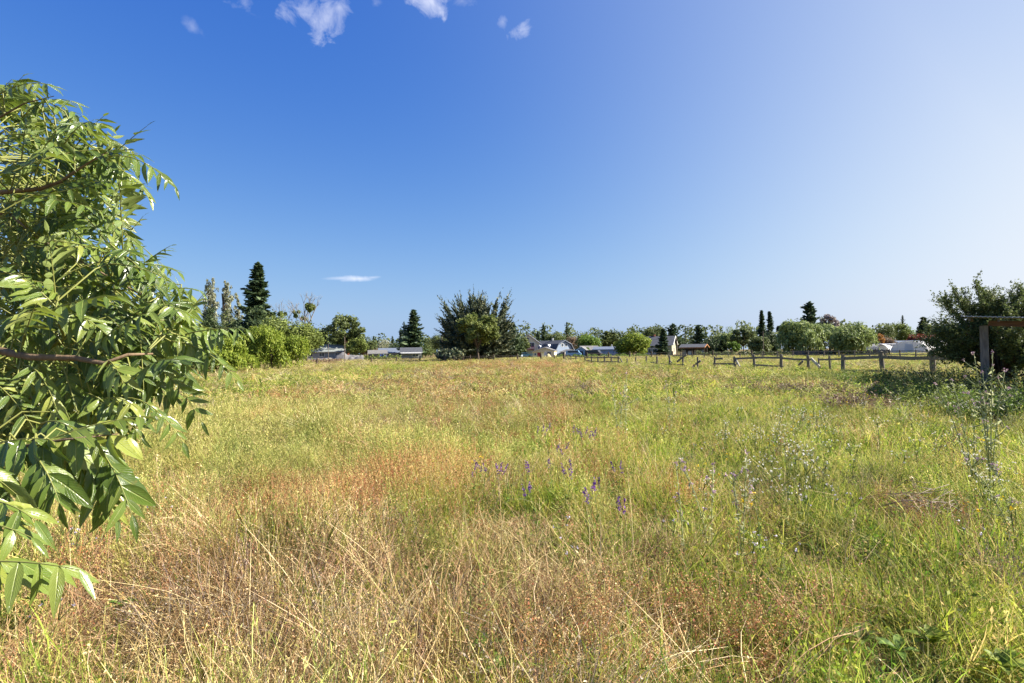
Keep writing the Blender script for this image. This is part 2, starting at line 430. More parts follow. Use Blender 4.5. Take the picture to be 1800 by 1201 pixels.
def stuff(name, kinds, stops, pts, seeds=3, trans=.3):
    """one scatter: pts = dict x,y,s,kind,far,tint ; geometry nodes put tufts on its vertices"""
    mat = m_grass(name + "_blades", stops, trans)
    src = bpy.data.collections.new(name + "_tufts"); order = {}
    i = 0
    for k in kinds:
        for far in (0, 1, 2):
            for sd_ in range(seeds):
                me = tuft_mesh(k, 11 * sd_ + len(k) + 100 * far, (1.0, 1.5, 2.3)[far]); me.materials.append(mat)
                o = bpy.data.objects.new("%s_%03d" % (name, i), me); src.objects.link(o)
                order[(k, far, sd_)] = i; i += 1
    n = len(pts['x']); rng = np.random.RandomState(len(name) * 7 + n % 1000)
    V = np.stack([pts['x'], pts['y'], np.zeros(n)], 1)
    me = bpy.data.meshes.new(name); me.vertices.add(n); me.vertices.foreach_set('co', V.astype(np.float32).ravel())
    idx = np.array([order[(kinds[int(k)], int(f), int(s_))] for k, f, s_ in zip(pts['kind'], pts['far'], rng.randint(0, seeds, n))], dtype=np.int32)
    me.attributes.new('idx', 'INT', 'POINT').data.foreach_set('value', idx)
    rot = np.stack([rng.normal(size=n) * .24, rng.normal(size=n) * .24, np.where(rng.rand(n) < .12, rng.uniform(0, 6.283, n), 9.5 * vnoise(pts['x'], pts['y'], .8, 21) + rng.normal(size=n) * .5)], 1).astype(np.float32)
    me.attributes.new('rot', 'FLOAT_VECTOR', 'POINT').data.foreach_set('vector', rot.ravel())
    me.attributes.new('scl', 'FLOAT_VECTOR', 'POINT').data.foreach_set('vector', np.stack([pts['sx'], pts['sx'], pts['sz']], 1).astype(np.float32).ravel())
    c4 = np.concatenate([pts['tint'], np.ones((n, 1))], 1).astype(np.float32)
    me.attributes.new('tint', 'FLOAT_COLOR', 'POINT').data.foreach_set('color', c4.ravel())
    o = bpy.data.objects.new(name, me); COL.objects.link(o); tag(o, kind='stuff')
    ng = bpy.data.node_groups.new(name, 'GeometryNodeTree')
    ng.interface.new_socket('Geometry', in_out='INPUT', socket_type='NodeSocketGeometry')
    ng.interface.new_socket('Geometry', in_out='OUTPUT', socket_type='NodeSocketGeometry')
    N = ng.nodes.new; gi = N('NodeGroupInput'); go = N('NodeGroupOutput'); iop = N('GeometryNodeInstanceOnPoints')
    ci = N('GeometryNodeCollectionInfo'); ci.inputs['Collection'].default_value = src
    ci.inputs['Separate Children'].default_value = True; ci.inputs['Reset Children'].default_value = True
    def na(nm, typ):
        a = N('GeometryNodeInputNamedAttribute'); a.data_type = typ; a.inputs['Name'].default_value = nm
        return a.outputs['Attribute']
    L = ng.links.new
    L(gi.outputs[0], iop.inputs['Points']); L(ci.outputs[0], iop.inputs['Instance'])
    iop.inputs['Pick Instance'].default_value = True
    L(na('idx', 'INT'), iop.inputs['Instance Index']); L(na('rot', 'FLOAT_VECTOR'), iop.inputs['Rotation'])
    L(na('scl', 'FLOAT_VECTOR'), iop.inputs['Scale']); L(iop.outputs[0], go.inputs[0])
    md = o.modifiers.new("scatter", 'NODES'); md.node_group = ng
    return o

# ------------------------------------------------------------------ meadow: where what grows
rs = np.random.RandomState(5)
def scatter(d0, d1, per, half=1.02, side=1.2):
    """points between depths d0..d1, per square metre, in the field of view plus a margin"""
    xm = d1 * half + side; n = int((d1 - d0) * 2 * xm * per)
    y = rs.uniform(d0, d1, n); x = rs.uniform(-xm, xm, n)
    k = np.abs(x) < y * half + side
    return x[k], y[k]
def project(x, y, z=.3):
    Ri = np.array(CROT.inverted()); P = np.stack([x, y, np.full_like(x, z - CAM_H)], 0); c = Ri @ P
    return 900 + FPX * c[0] / -c[2], 600.5 - FPX * c[1] / -c[2]
def field(x, y, spots):
    """spots: photo-pixel centres turned into patches on the ground; gaussian sum"""
    out = np.zeros_like(x)
    for px, py, rx, amp in spots:
        c = gz(px, py, .3); r = rx * c.y / 1000; ry = max(r, r * (c.y / 4.5) ** .5 * 1.6)
        out += amp * np.exp(-((x - c.x) / r) ** 2 - ((y - c.y) / ry) ** 2)
    return out
GRN = [(1150, 725, 120, .5), (1400, 708, 190, .75), (1600, 722, 170, .7), (1760, 735, 120, .6), (770, 885, 80, .6), (640, 1010, 70, .65),
       (1040, 890, 110, .45), (910, 930, 90, .4), (1500, 1120, 170, .6), (1350, 960, 140, .35), (1690, 1010, 150, .55), (520, 665, 130, .35),
       (740, 642, 90, .6), (960, 695, 90, .4), (870, 1170, 70, .5), (430, 690, 110, .3), (1250, 800, 180, .35), (1500, 860, 160, .3),
       (1030, 655, 140, .25), (1330, 690, 130, .4), (480, 900, 60, .3), (1790, 1080, 80, .6), (1180, 640, 120, .4)]
GRN += [(1420, 705, 260, .35), (1600, 760, 220, .3), (1250, 720, 200, .25), (1440, 1010, 160, .3), (1480, 1170, 120, .4), (560, 1060, 50, .4), (300, 1150, 90, .35), (140, 1180, 60, .35), (1110, 1180, 60, .35)]
REDS = [(560, 870, 87, 0.57), (515, 830, 75, 0.55), (740, 825, 87, 0.47), (610, 840, 75, 0.44), (1090, 1090, 112, 0.51), (1290, 1100, 137, 0.44),
        (1240, 1040, 100, 0.40), (860, 640, 137, 0.55), (980, 640, 75, 0.40), (1140, 870, 87, 0.23), (660, 690, 162, 0.13), (920, 690, 137, 0.17),
        (1560, 880, 100, 0.21), (470, 930, 62, 0.27), (820, 815, 75, 0.27), (1260, 660, 112, 0.21), (1000, 1130, 75, 0.21)]
MUS = [(620, 780, 130, .7), (350, 745, 120, .7), (450, 800, 120, .5), (250, 790, 110, .5), (830, 770, 100, .5), (720, 790, 80, .6),
       (560, 720, 200, .35), (1100, 760, 150, .3), (1650, 850, 120, .35), (1450, 790, 130, .4), (1780, 860, 80, .6), (1500, 660, 140, .5),
       (1000, 760, 110, .4), (300, 900, 90, .25)]
GRY = [(1430, 690, 80, .7), (1300, 690, 50, .4), (1530, 685, 60, .6), (1080, 690, 120, .4), (1600, 890, 110, .5), (900, 900, 60, .4), (730, 670, 150, .25),
       (1690, 900, 80, .5), (1380, 840, 120, .25), (940, 1010, 60, .25)]
HOLLOW = [(1560, 1060, 70, .5), (780, 900, 60, .45), (640, 1030, 60, .4), (900, 900, 70, .4), (1650, 1130, 90, .6), (760, 1010, 60, .3)]

def grow(d0, d1, per, far):
    x, y = scatter(d0, d1, per)
    if d0 < 7:                                               # worn and shaded hollows stay thin
        k = rs.rand(len(x)) > .78 * np.clip(field(x, y, HOLLOW) * 1.4 + np.clip(vnoise(x, y, .38, 31) - .58, 0, 1) * 2.6, 0, 1); x, y = x[k], y[k]
    n = len(x)
    px, py = project(x, y)
    big = vnoise(x, y, 1.1 + .05 * d0, 1); mid = vnoise(x, y, .45 + .03 * d0, 2); fine = vnoise(x, y, .22, 3)
    right = np.clip((px - 500) / 1100, 0, 1); farw = np.clip((y - 4) / 10, 0, 1)
    G = .25 + .33 * right + .06 * farw + .75 * (big - .5) + .5 * (mid - .5) + field(x, y, GRN)
    RD = -.17 + .35 * (vnoise(x, y, .8 + .05 * d0, 4) - .5) + field(x, y, REDS)
    M = .02 + .22 * farw + .4 * (vnoise(x, y, .9 + .04 * d0, 6) - .5) + field(x, y, MUS)
    K = -.18 + .16 * np.clip((y - 15) / 25, 0, 1) + .4 * (vnoise(x, y, 1.3 + .04 * d0, 8) - .5) + field(x, y, GRY)
    u = rs.rand(n, 4)
    kind = np.full(n, 0)                                     # dry
    kind[u[:, 0] < np.clip(K, .02, .6)] = 4
    kind[u[:, 1] < np.clip(M, .02, .75)] = 3
    kind[u[:, 2] < np.clip(G, .05, .9)] = 1
    kind[u[:, 3] < np.clip(RD, .01, .75)] = 2
    hgt = .38 + 1.1 * (vnoise(x, y, .9 + .03 * d0, 9) * .6 + mid * .4) - .55 * np.clip(field(x, y, HOLLOW), 0, .8)
    tint = np.stack([.30 + .46 * rs.rand(n) + .55 * (big - .5) + .35 * (mid - .5), .5 + .5 * (fine - .5) + .25 * (rs.rand(n) - .5), rs.rand(n)], 1)
    return dict(x=x, y=y, k=kind, h=hgt, tint=np.clip(tint, 0, 1), far=np.full(n, far), right=right, G=G)
Z = [grow(1.2, 3.4, 140, 0), grow(3.4, 7.5, 95, 0), grow(7.5, 16, 36, 1), grow(16, 38, 11, 2), grow(38, 85, 3.6, 2), grow(85, 150, 1.8, 2)]
A = {k: np.concatenate([z[k] for z in Z]) for k in Z[0]}
nA = len(A['x'])
growth = np.clip(A['y'] / 30, .0, 1)                          # a coarser grain of tufts far away, the same height
sx = np.where(A['far'] == 2, 1.0 + 1.1 * growth, 1.0) * rs.uniform(.8, 1.25, nA)
sz = A['h'] * rs.uniform(.8, 1.2, nA) * np.interp(A['y'], [0, 9, 18, 30, 60, 110, 125], [.95, .95, .8, .6, .55, .5, .3])
u = rs.rand(nA); near = A['y'] < 9
def pick(mask, sub):
    return dict(x=A['x'][mask], y=A['y'][mask], far=A['far'][mask], tint=A['tint'][mask], sx=sx[mask], sz=sz[mask], kind=sub[mask])
dryk = np.where(u < .38, 0, np.where(u < .80, 1, 2)); dryk = np.where(~near & (dryk == 1), 0, dryk)
m = A['k'] == 0
left = A['right'] < .45
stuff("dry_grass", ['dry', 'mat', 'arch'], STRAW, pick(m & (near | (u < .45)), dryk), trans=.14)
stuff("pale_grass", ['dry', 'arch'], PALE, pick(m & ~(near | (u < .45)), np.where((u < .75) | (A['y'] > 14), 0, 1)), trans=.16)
stuff("green_grass", ['green', 'broad', 'leafy'], GREEN, pick(A['k'] == 1, np.where(u < .62, 0, np.where(u < .74, 1, 2))), trans=.48)
stuff("red_sorrel", ['sorrel'], RED, pick(A['k'] == 2, np.zeros(nA, int)), trans=.18)
stuff("seeding_mustard", ['mustard'], MUST, pick(A['k'] == 3, np.zeros(nA, int)), trans=.25)
stuff("dead_weeds", ['twiggy'], GREY, pick(A['k'] == 4, np.zeros(nA, int)), trans=.12)
print("TUFTS", nA, [int((A['k'] == i).sum()) for i in range(5)])

# ------------------------------------------------------------------ trees
BARK = m_wood("bark", (.06, .045, .035), (.17, .13, .10))
GBARK = m_wood("grey_bark", (.14, .12, .10), (.30, .26, .22))
LEAF = {
    'oak': m_leaf("oak_leaves", (0.055, 0.078, 0.023), (0.115, 0.149, 0.044), (0.223, 0.260, 0.094)),
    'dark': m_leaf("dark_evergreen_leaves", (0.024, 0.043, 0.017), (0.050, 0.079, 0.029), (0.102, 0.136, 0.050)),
    'conifer': m_leaf("conifer_needles", (0.028, 0.055, 0.028), (0.068, 0.111, 0.051), (0.148, 0.197, 0.089), .2),
    'olive': m_leaf("olive_leaves", (0.078, 0.101, 0.022), (0.155, 0.202, 0.043), (0.295, 0.341, 0.093), .35),
    'lime': m_leaf("lime_leaves", (0.078, 0.123, 0.014), (0.190, 0.257, 0.029), (0.357, 0.402, 0.067), .4),
    'fresh': m_leaf("fresh_leaves", (0.060, 0.112, 0.016), (0.125, 0.211, 0.033), (0.264, 0.356, 0.066), .38),
    'willow': m_leaf("willow_leaves", (0.086, 0.128, 0.037), (0.188, 0.248, 0.077), (0.375, 0.427, 0.153), .35),
    'silver': m_leaf("silver_leaves", (0.116, 0.132, 0.078), (0.248, 0.264, 0.155), (0.512, 0.512, 0.357), .3),
    'cypress': m_leaf("cypress_scales", (0.036, 0.058, 0.032), (0.090, 0.117, 0.062), (0.225, 0.225, 0.123), .15),
    'brown': m_leaf("withered_leaves", (0.109, 0.070, 0.046), (0.232, 0.155, 0.093), (0.372, 0.279, 0.171), .2),
    'orange': m_leaf("orange_leaves", (0.217, 0.093, 0.023), (0.434, 0.202, 0.046), (0.600, 0.341, 0.093), .3),
    'red': m_leaf("red_leaves", (0.074, 0.018, 0.015), (0.186, 0.043, 0.027), (0.322, 0.087, 0.043), .3),
    'sage': m_leaf("sage_green_leaves", (.075, .10, .025), (.15, .19, .045), (.28, .31, .09), .35),
    'grey': m_leaf("grey_dead_twigs", (0.155, 0.124, 0.109), (0.295, 0.248, 0.217), (0.465, 0.403, 0.357), .1),
}
def quads(g, C, N, size, aspect=.6, var=(0, 1), D=None):
    """leaf clumps: one pointed quad per centre, facing N"""
    n = len(C); N = unit(N)
    t = unit(np.cross(N, g.normal(size=(n, 3)))) if D is None else unit(D - N * np.sum(D * N, 1, keepdims=True) + 1e-5)
    b = np.cross(N, t); s = (np.asarray(size) * g.uniform(.65, 1.35, n))[:, None]
    V = np.stack([C - t * s * .5, C + b * s * aspect * .5 - N * s * .08, C + t * s * .5, C - b * s * aspect * .5 + N * s * .05], 1).reshape(-1, 3)
    return V, np.arange(n * 4).reshape(n, 4), g.uniform(*var, n)
def blob_cloud(g, cen, rad, n, size, squash=.85, hollow=.55, var=(0, 1), aspect=.6, up=.25):
    """n leaves over a set of foliage clumps (cen (k,3), rad (k,))"""
    k = len(cen); w = rad ** 2; ids = g.choice(k, n, p=w / w.sum())
    d = unit(g.normal(size=(n, 3))); r = rad[ids] * (hollow + (1 - hollow) * g.rand(n) ** .6) * (1 + .18 * np.sin(d[:, 0] * 7 + ids) * np.sin(d[:, 2] * 6 + ids * 2))
    C = cen[ids] + d * r[:, None] * np.array([1, 1, squash])
    N = unit(d + g.normal(size=(n, 3)) * .7 + np.array([0, 0, up]))
    cv = g.uniform(-.18, .18, k)[ids]                        # each clump its own leaf age
    V, F, v = quads(g, C, N, np.full(n, size), aspect, var)
    return V, F, np.clip(v + cv, 0, 1)
def crown_centres(g, k, w, z0, z1, shape='round'):
    c = []
    while len(c) < k:
        p = g.uniform(-1, 1, 3); rr = math.sqrt(p[0] ** 2 + p[1] ** 2)
        if shape == 'round' and rr * rr + p[2] ** 2 < 1 and rr * rr + p[2] ** 2 > .18: c.append(p)
        elif shape == 'dome' and p[2] > -.95 and rr < math.sqrt(max(0, 1 - max(p[2], 0) ** 2)) * (1 if p[2] > -.4 else .85) and (rr > .45 or p[2] > .3): c.append(p)
        elif shape == 'cone' and rr < .12 + .88 * (1 - (p[2] + 1) / 2) and (rr > .2 or p[2] > .5): c.append(p)
        elif shape == 'vase' and rr < .35 + .65 * (p[2] + 1) / 2 and p[2] < .95 - .35 * rr and (rr > .3 or p[2] > .4): c.append(p)
    c = np.array(c); return c * np.array([w / 2, w / 2, (z1 - z0) / 2]) + np.array([0, 0, (z0 + z1) / 2])
def limbs(g, mb, cen, h0, r0, k=7, trunk_top=None):
    """trunk plus limbs that reach the clumps"""
    tt = trunk_top or h0
    lean = g.normal(size=2) * .03 * tt
    top = Vector((lean[0], lean[1], tt))
    mb.tube([(0, 0, -.2), (0, 0, tt * .12), (lean[0] * .5, lean[1] * .5, tt * .55), top], [r0 * 1.35, r0, r0 * .85, r0 * .7], 8)
    for i in g.choice(len(cen), min(k, len(cen)), replace=False):
        e = Vector(cen[i]); s = top * g.uniform(.75, 1.0); m = s.lerp(e, .5) + Vector((0, 0, .06 * (e - s).length))
        mb.tube([s, m, e], [r0 * .5, r0 * .3, r0 * .08], 5)

def crown_of(kind, g, h, w, n, leaf):
    """returns (list of mesh parts, trunk MB)"""
    mb = MB(); P = []
    r0 = max(.07, h * .022)
    if kind in ('round', 'dome', 'oak', 'bush', 'ball'):
        base = {'round': .18, 'dome': .05, 'oak': .30, 'bush': .0, 'ball': .02}[kind] * h
        k = {'round': 26, 'dome': 30, 'oak': 46, 'bush': 26, 'ball': 60}[kind]
        sh = {'round': 'round', 'dome': 'dome', 'oak': 'round', 'bush': 'dome', 'ball': 'dome'}[kind]
        br = {'round': .17, 'dome': .17, 'oak': .095, 'bush': .18, 'ball': .13}[kind] * w
        cen = crown_centres(g, k, w - 1.5 * br, base + br * .7, h - br * .75, sh)
        rad = br * g.uniform(.7, 1.25, k)
        P.append(blob_cloud(g, cen, rad, n, leaf, .8 if kind != 'ball' else .9, .5 if kind != 'ball' else .75))
        # loose sprays that break the outline
        m = n // 7; i = g.randint(0, k, m); d = unit(g.normal(size=(m, 3)) + np.array([0, 0, .5]))
        C = cen[i] + d * (rad[i] * g.uniform(.95, 1.4 if kind != 'ball' else 1.12, m))[:, None]
        P.append(quads(g, C, d + g.normal(size=(m, 3)), np.full(m, leaf * .85)))
        limbs(g, mb, cen, h * .4, r0, 9, max(base * 1.1, h * .25))
    elif kind == 'weep':                                       # hanging strands
        k = 22; cen = crown_centres(g, k, w * .78, h * .35, h * .93, 'dome'); rad = w * .14 * g.uniform(.45, 1.5, k)
        P.append(blob_cloud(g, cen, rad, n // 2, leaf, .7, .5, (.1, 1), .35))
        m = n // 14; i = g.randint(0, k, m); d = unit(g.normal(size=(m, 3)) * np.array([1, 1, .4]) + np.array([0, 0, .15]))
        st = cen[i] + d * rad[i][:, None] * g.uniform(.8, 1.15, m)[:, None]
        L = np.minimum(g.uniform(.12, .38, m) * h, np.maximum(st[:, 2] - .05 * h, .05))
        t = g.rand(m, 8); C = st[:, None, :] + np.stack([d[:, 0:1] * .25 * t * L[:, None], d[:, 1:2] * .25 * t * L[:, None], -t * L[:, None]], -1)
        C = (C + g.normal(size=C.shape) * leaf * .25).reshape(-1, 3)
        N = unit(np.repeat(d, 8, 0) * .8 + g.normal(size=C.shape) * .6 + np.array([0, 0, .3]))
        D = np.tile(np.array([[0, 0, -1.0]]), (len(C), 1)) + g.normal(size=C.shape) * .3
        P.append(quads(g, C, N, np.full(len(C), leaf * 1.15), .32, (.1, 1), D))
        limbs(g, mb, cen, h * .5, r0, 9, h * .4)
    elif kind in ('conifer', 'pine'):
        nb = int((46 if kind == 'conifer' else 26) + h * (7.5 if kind == 'conifer' else 3)); C = []; D = []
        z0 = h * (.05 if kind == 'conifer' else .26)
        for j in range(nb):
            f = ((j + g.rand()) / nb) ** 1.12; z = z0 + (h * .98 - z0) * f
            R0 = w / 2 * (1 - f) ** (.86 if kind == 'conifer' else .45) * (.7 + .3 * min(1, f * 4)) + w * .035
            a = j * 2.4 + g.uniform(-.5, .5); R0 *= 1 + .22 * math.sin(a + w + f * 5) - (.35 if math.sin(f * 23 + h) > .8 and math.cos(a + h) > 0 else 0); Lb = R0 * (g.uniform(.5, 1.0) if g.rand() < .75 else g.uniform(.9, 1.22))
            dr = g.uniform(-.45, .12) * (1 - f * .7) + .25 * f if kind == 'conifer' else g.uniform(-.1, .5)
            m = max(8, int(n / nb * (.35 + 1.3 * Lb / (w / 2)))); t = np.clip(g.rand(m) ** .8, .03, 1); x = Lb * t
            side = g.normal(size=m) * (.07 + .17 * (1 - t)) * Lb; ca, sa = math.cos(a), math.sin(a)
            hang = np.abs(g.normal(size=m)) * .10 * Lb * (1.1 - t)
            C.append(np.stack([ca * x - sa * side, sa * x + ca * side, z + dr * x + .16 * x * t - np.abs(side) * .3 - hang], 1))
            D.append(np.tile([ca, sa, dr + .1], (m, 1)))
            if j % 4 == 0: mb.tube([(0, 0, z), (ca * Lb * .8, sa * Lb * .8, z + dr * Lb * .8 + .1 * Lb)], [r0 * .2, r0 * .06], 4)
        if kind == 'conifer':
            m = n // 5; f = g.rand(m) ** 1.3; rr = w * .13 * (1 - f); a = g.rand(m) * 6.283
            C.append(np.stack([np.cos(a) * rr, np.sin(a) * rr, z0 + (h - z0) * f], 1)); D.append(np.stack([np.cos(a), np.sin(a), np.full(m, .2)], 1))
        C = np.concatenate(C); D = np.concatenate(D) + g.normal(size=C.shape) * .35
        N = np.array([0, 0, 1.0]) + g.normal(size=C.shape) * .55
        P.append(quads(g, C, N, np.full(len(C), leaf), .5, (0, 1), D))
        mb.tube([(0, 0, -.2), (0, 0, h * .5), (0, 0, h * .98)], [r0 * 1.1, r0 * .6, r0 * .08], 7)
    elif kind == 'poplar':                                     # slender column bent by the wind
        k = 70; f = np.linspace(.1, .985, k); wd = w * (.28 + .3 * np.sin(np.pi * np.clip(f * .92 + .05, 0, 1)))
        cen = np.stack([g.normal(size=k) * wd * .5 - .16 * w * f ** 2, g.normal(size=k) * wd * .5, f * h], 1); rad = np.maximum(wd * .42, .25) * g.uniform(.6, 1.1, k)
        P.append(blob_cloud(g, cen, rad, n, leaf, 1.25, .35, (0, 1), .5, .1))
        limbs(g, mb, cen, h * .9, r0 * .7, 10, h * .85)
    elif kind == 'fan':                                        # cypress of long feathery plumes
        C = []; D = []; S_ = []; NB = 340
        for b in range(NB):
            a = g.rand() * 6.283; el = R(g.uniform(0, 48) if b < 190 else g.uniform(38, 88))
            Lb = w * .5 * g.uniform(.70, 1.08) / max(math.cos(el), .55) * (1 - .12 * math.sin(el))
            Lb = min(Lb, h * g.uniform(.55, .98) / max(math.sin(el), .2))
            d0 = np.array([math.cos(a) * math.cos(el), math.sin(a) * math.cos(el), math.sin(el)]); q = 15
            for s_ in range(q):                                # side plumes, all swept forward, each tapering to a point
                t0 = 1.0 if s_ < 3 else g.uniform(.3, .95); org = d0 * Lb * min(t0, .86) + np.array([0, 0, .4 + .10 * Lb * t0 * t0])
                pd = unit(d0 + g.normal(size=3) * (.07 if s_ < 3 else .22) + np.array([0, 0, .04])); pl = Lb * (.30 if s_ < 2 else .17 if s_ == 2 else (.11 + .15 * (1.1 - t0))) * g.uniform(.8, 1.3)
                m = max(4, n // (NB * q)); t = (np.arange(m) + g.rand(m)) / m
                C.append(org + pd * (t * pl)[:, None] + g.normal(size=(m, 3)) * (.15 * (1.0 - t) * pl * .5)[:, None]); D.append(np.tile(pd, (m, 1))); S_.append(1.5 - 1.0 * t)
            if b % 2 == 0: mb.tube([(0, 0, .3), tuple(d0 * Lb * .5 + np.array([0, 0, .5])), tuple(d0 * Lb * .85 + np.array([0, 0, .4 + .08 * Lb]))], [.10, .05, .02], 4)
        C = np.concatenate(C); D = np.concatenate(D) + g.normal(size=C.shape) * .15; C[:, 2] = np.maximum(C[:, 2], .15)
        P.append(quads(g, C, g.normal(size=C.shape) + np.array([0, 0, .4]), leaf * np.concatenate(S_), .24, (0, 1), D))
        cc = crown_centres(g, 34, w * .7, h * .05, h * .7, 'dome'); P.append(blob_cloud(g, cc, np.full(34, w * .10), 8000, leaf * .8, .9, .2, (0, .7), .35))
        mb.tube([(0, 0, -.2), (0, 0, h * .3), (0, 0, h * .8)], [.4, .28, .06], 8)
    elif kind == 'bare':                                       # leafless limbs with a few mistletoe balls
        mb.tube([(0, 0, -.2), (0, 0, h * .3), (.1, 0, h * .55)], [r0, r0 * .8, r0 * .5], 6)
        tips = []
        def br(p, d, L, r, dep):
            e = p + d * L; mb.tube([p, p.lerp(e, .5) + Vector(g.normal(size=3) * L * .05), e], [r, r * .8, r * .5], 4)
            if dep == 0: tips.append(e); return
            for _ in range(3 if dep > 1 else 4):
                br(e if g.rand() < .7 else p.lerp(e, .7), (d + Vector(g.normal(size=3) * .38) + Vector((0, 0, .15))).normalized(), L * g.uniform(.55, .8), r * .5, dep - 1)
        for a in range(4):
            br(Vector((0, 0, h * g.uniform(.3, .5))), Vector((math.cos(a * 1.6) * .5, math.sin(a * 1.6) * .5, 1)).normalized(), h * .22, r0 * .5, 3)
        cen = np.array([tuple(tips[i]) for i in g.choice(len(tips), 9, replace=False)]) * np.array([.75, .75, .85])
        P.append(blob_cloud(g, cen, w * .1 * g.uniform(.6, 1.2, 9), n, leaf, 1, .3))
    elif kind == 'palm':
        mb.tube([(0, 0, -.2), (.05, 0, h * .5), (0, 0, h * .93)], [r0 * 1.5, r0 * 1.2, r0 * 1.3], 9)
        for b in range(46):
            a = g.rand() * 6.283; el = g.uniform(-1.0, 1.2); L = w * .55
            t = np.linspace(0, 1, 12); d = np.array([math.cos(a), math.sin(a)])
            x = L * t * math.cos(el * .6); z = h * .93 + L * t * math.sin(el) * .8 - .35 * L * t ** 2
            C = np.repeat(np.stack([d[0] * x, d[1] * x, z], 1), 2, 0) + g.normal(size=(24, 3)) * .06 * L
            P.append(quads(g, C, g.normal(size=(24, 3)) + np.array([0, 0, 1.]), np.full(24, leaf), .35, (0, 1), np.tile([d[0], d[1], -.4], (24, 1))))
    V, F, v, o = [], [], [], 0
    for a, b, c in P: V.append(a); F.append(b + o); v.append(c); o += len(a)
    return np.concatenate(V), np.concatenate(F), np.concatenate(v), mb

SHAPE_NAME = {'round': 'broadleaf_tree', 'dome': 'broadleaf_tree', 'oak': 'oak_tree', 'bush': 'shrub', 'ball': 'round_bush', 'weep': 'willow_tree',
              'conifer': 'conifer_tree', 'pine': 'pine_tree', 'poplar': 'poplar_tree', 'fan': 'cypress_tree', 'bare': 'bare_tree', 'palm': 'palm_tree'}
tseed = [40]
def tree(kind, px, top, wpx, D, leafkey, label, n=4200, leaf=None, name=None, group=None, depth=None):
    tseed[0] += 1; g = np.random.RandomState(tseed[0])
    b = gp(px, D); h = pt(px, top, D).z; w = wpx * D / 1000
    leaf = leaf or max(.05, w * (.042 if n > 6000 else .055)) if kind != 'conifer' else (leaf or max(.3, w * .10))
    V, F, v, mb = crown_of(kind, g, h, w, n, leaf)
    # scale so that the crown fills the height and width it has
    sx = w / max(np.percentile(V[:, 0], 99.7) - np.percentile(V[:, 0], .3), .1); sz = h / max(np.percentile(V[:, 2], 99.9), .1)
    V = V * np.array([sx, sx, sz]); mb.v = [(x * sx, y * sx, z * sz) for x, y, z in mb.v]
    nm = name or SHAPE_NAME[kind]
    root = empty(nm, b, 0, label, 'shrub' if 'shrub' in nm or 'bush' in nm else 'tree', group)
    if len(mb.v): mb.build('trunk' if kind != 'bush' else 'stem', GBARK if kind in ('bare', 'palm') else BARK, root, True)
    link('crown', polymesh(nm + '_crown', V, F, v), LEAF[leafkey], root)
    return root

# left-hand group behind the walnut
tree('poplar', 374, 489, 32, 118, 'silver', "tall silvery poplar swept by the wind, standing beside a slimmer bent poplar", 5200, .5)
tree('poplar', 402, 495, 24, 122, 'silver', "silvery poplar with a nodding tip, between the taller poplar and the redwood", 4200, .5)
tree('poplar', 419, 515, 15, 124, 'silver', "shortest and thinnest of the wind-swept silvery poplars", 2600, .45)
tree('round', 372, 540, 50, 104, 'dark', "dark rounded evergreen at the foot of the silvery poplars", 4500)
tree('round', 404, 545, 40, 108, 'oak', "dull green tree filling the gap below the slimmer poplars", 3500)
tree('conifer', 455, 463, 62, 112, 'conifer', "tallest dark redwood, pointed and layered, rising above the left-hand trees", 5200, 1.15, 'redwood_tree')
tree('dome', 448, 542, 74, 84, 'dark', "dark green domed pine with bright tufted top in front of the redwood", 7000, .55, 'pine_tree')
tree('round', 512, 553, 98, 74, 'olive', "broad olive green walnut tree left of the grey house", 16000, .27)
tree('weep', 478, 573, 112, 58, 'lime', "bright yellow-green weeping tree with foliage down to the grass", 19000, .25)
tree('weep', 392, 592, 96, 50, 'lime', "yellow-green weeping tree partly hidden behind the near walnut leaves", 15000, .24)
tree('weep', 318, 598, 90, 52, 'willow', "duller weeping tree almost hidden behind the near walnut branch", 7000, .32)
tree('round', 300, 560, 90, 95, 'olive', "green tree glimpsed through the near walnut leaves", 5000)
tree('round', 210, 570, 110, 90, 'oak', "wide green tree behind the thick of the near walnut leaves", 5000)
tree('round', 90, 575, 120, 88, 'fresh', "fresh green tree behind the leftmost walnut leaves", 5000)
tree('bare', 505, 545, 30, 132, 'olive', "bare tree with one mistletoe ball above the olive green walnut tree", 700, .5)
tree('bare', 539, 533, 36, 132, 'olive', "bare twiggy tree hung with several mistletoe balls beside the broad walnut tree", 1500, .5)
tree('oak', 606, 553, 74, 196, 'oak', "large open oak with forked trunk behind the grey house chimney", 6500, .75)
tree('dome', 566, 582, 44, 205, 'dark', "dark low oak right behind the grey house roof", 3200, .8)
tree('dome', 592, 588, 40, 212, 'dark', "dark leafy tree below the open oak", 3000, .8)
tree('round', 628, 593, 40, 190, 'olive', "olive coloured small tree right of the brick chimney", 3600, .6)
tree('round', 645, 588, 34, 215, 'oak', "grey-green tree at the right foot of the open oak", 2600)
tree('conifer', 657, 591, 18, 290, 'conifer', "small distant conifer right of the open oak", 1800)
tree('round', 676, 596, 26, 260, 'silver', "pale grey-green tree between two small distant conifers", 2600)
tree('conifer', 690, 591, 16, 295, 'conifer', "small distant conifer right of the pale grey-green tree", 1800)
tree('round', 650, 607, 34, 236, 'brown', "brownish twiggy shrub above the blue tarp", 1900)
tree('dome', 700, 601, 40, 240, 'dark', "dark trees' lowest clump left of the pointed spruce", 2400)
tree('conifer', 727, 545, 46, 200, 'conifer', "dark pointed spruce directly behind the small grey barn", 4000, 1.3, 'spruce_tree')
tree('poplar', 705, 577, 8, 215, 'dark', "thin dark poplar at the left edge of the pointed spruce", 1500, .6)
tree('poplar', 712, 566, 9, 212, 'dark', "taller thin dark poplar touching the pointed spruce", 1700, .6)
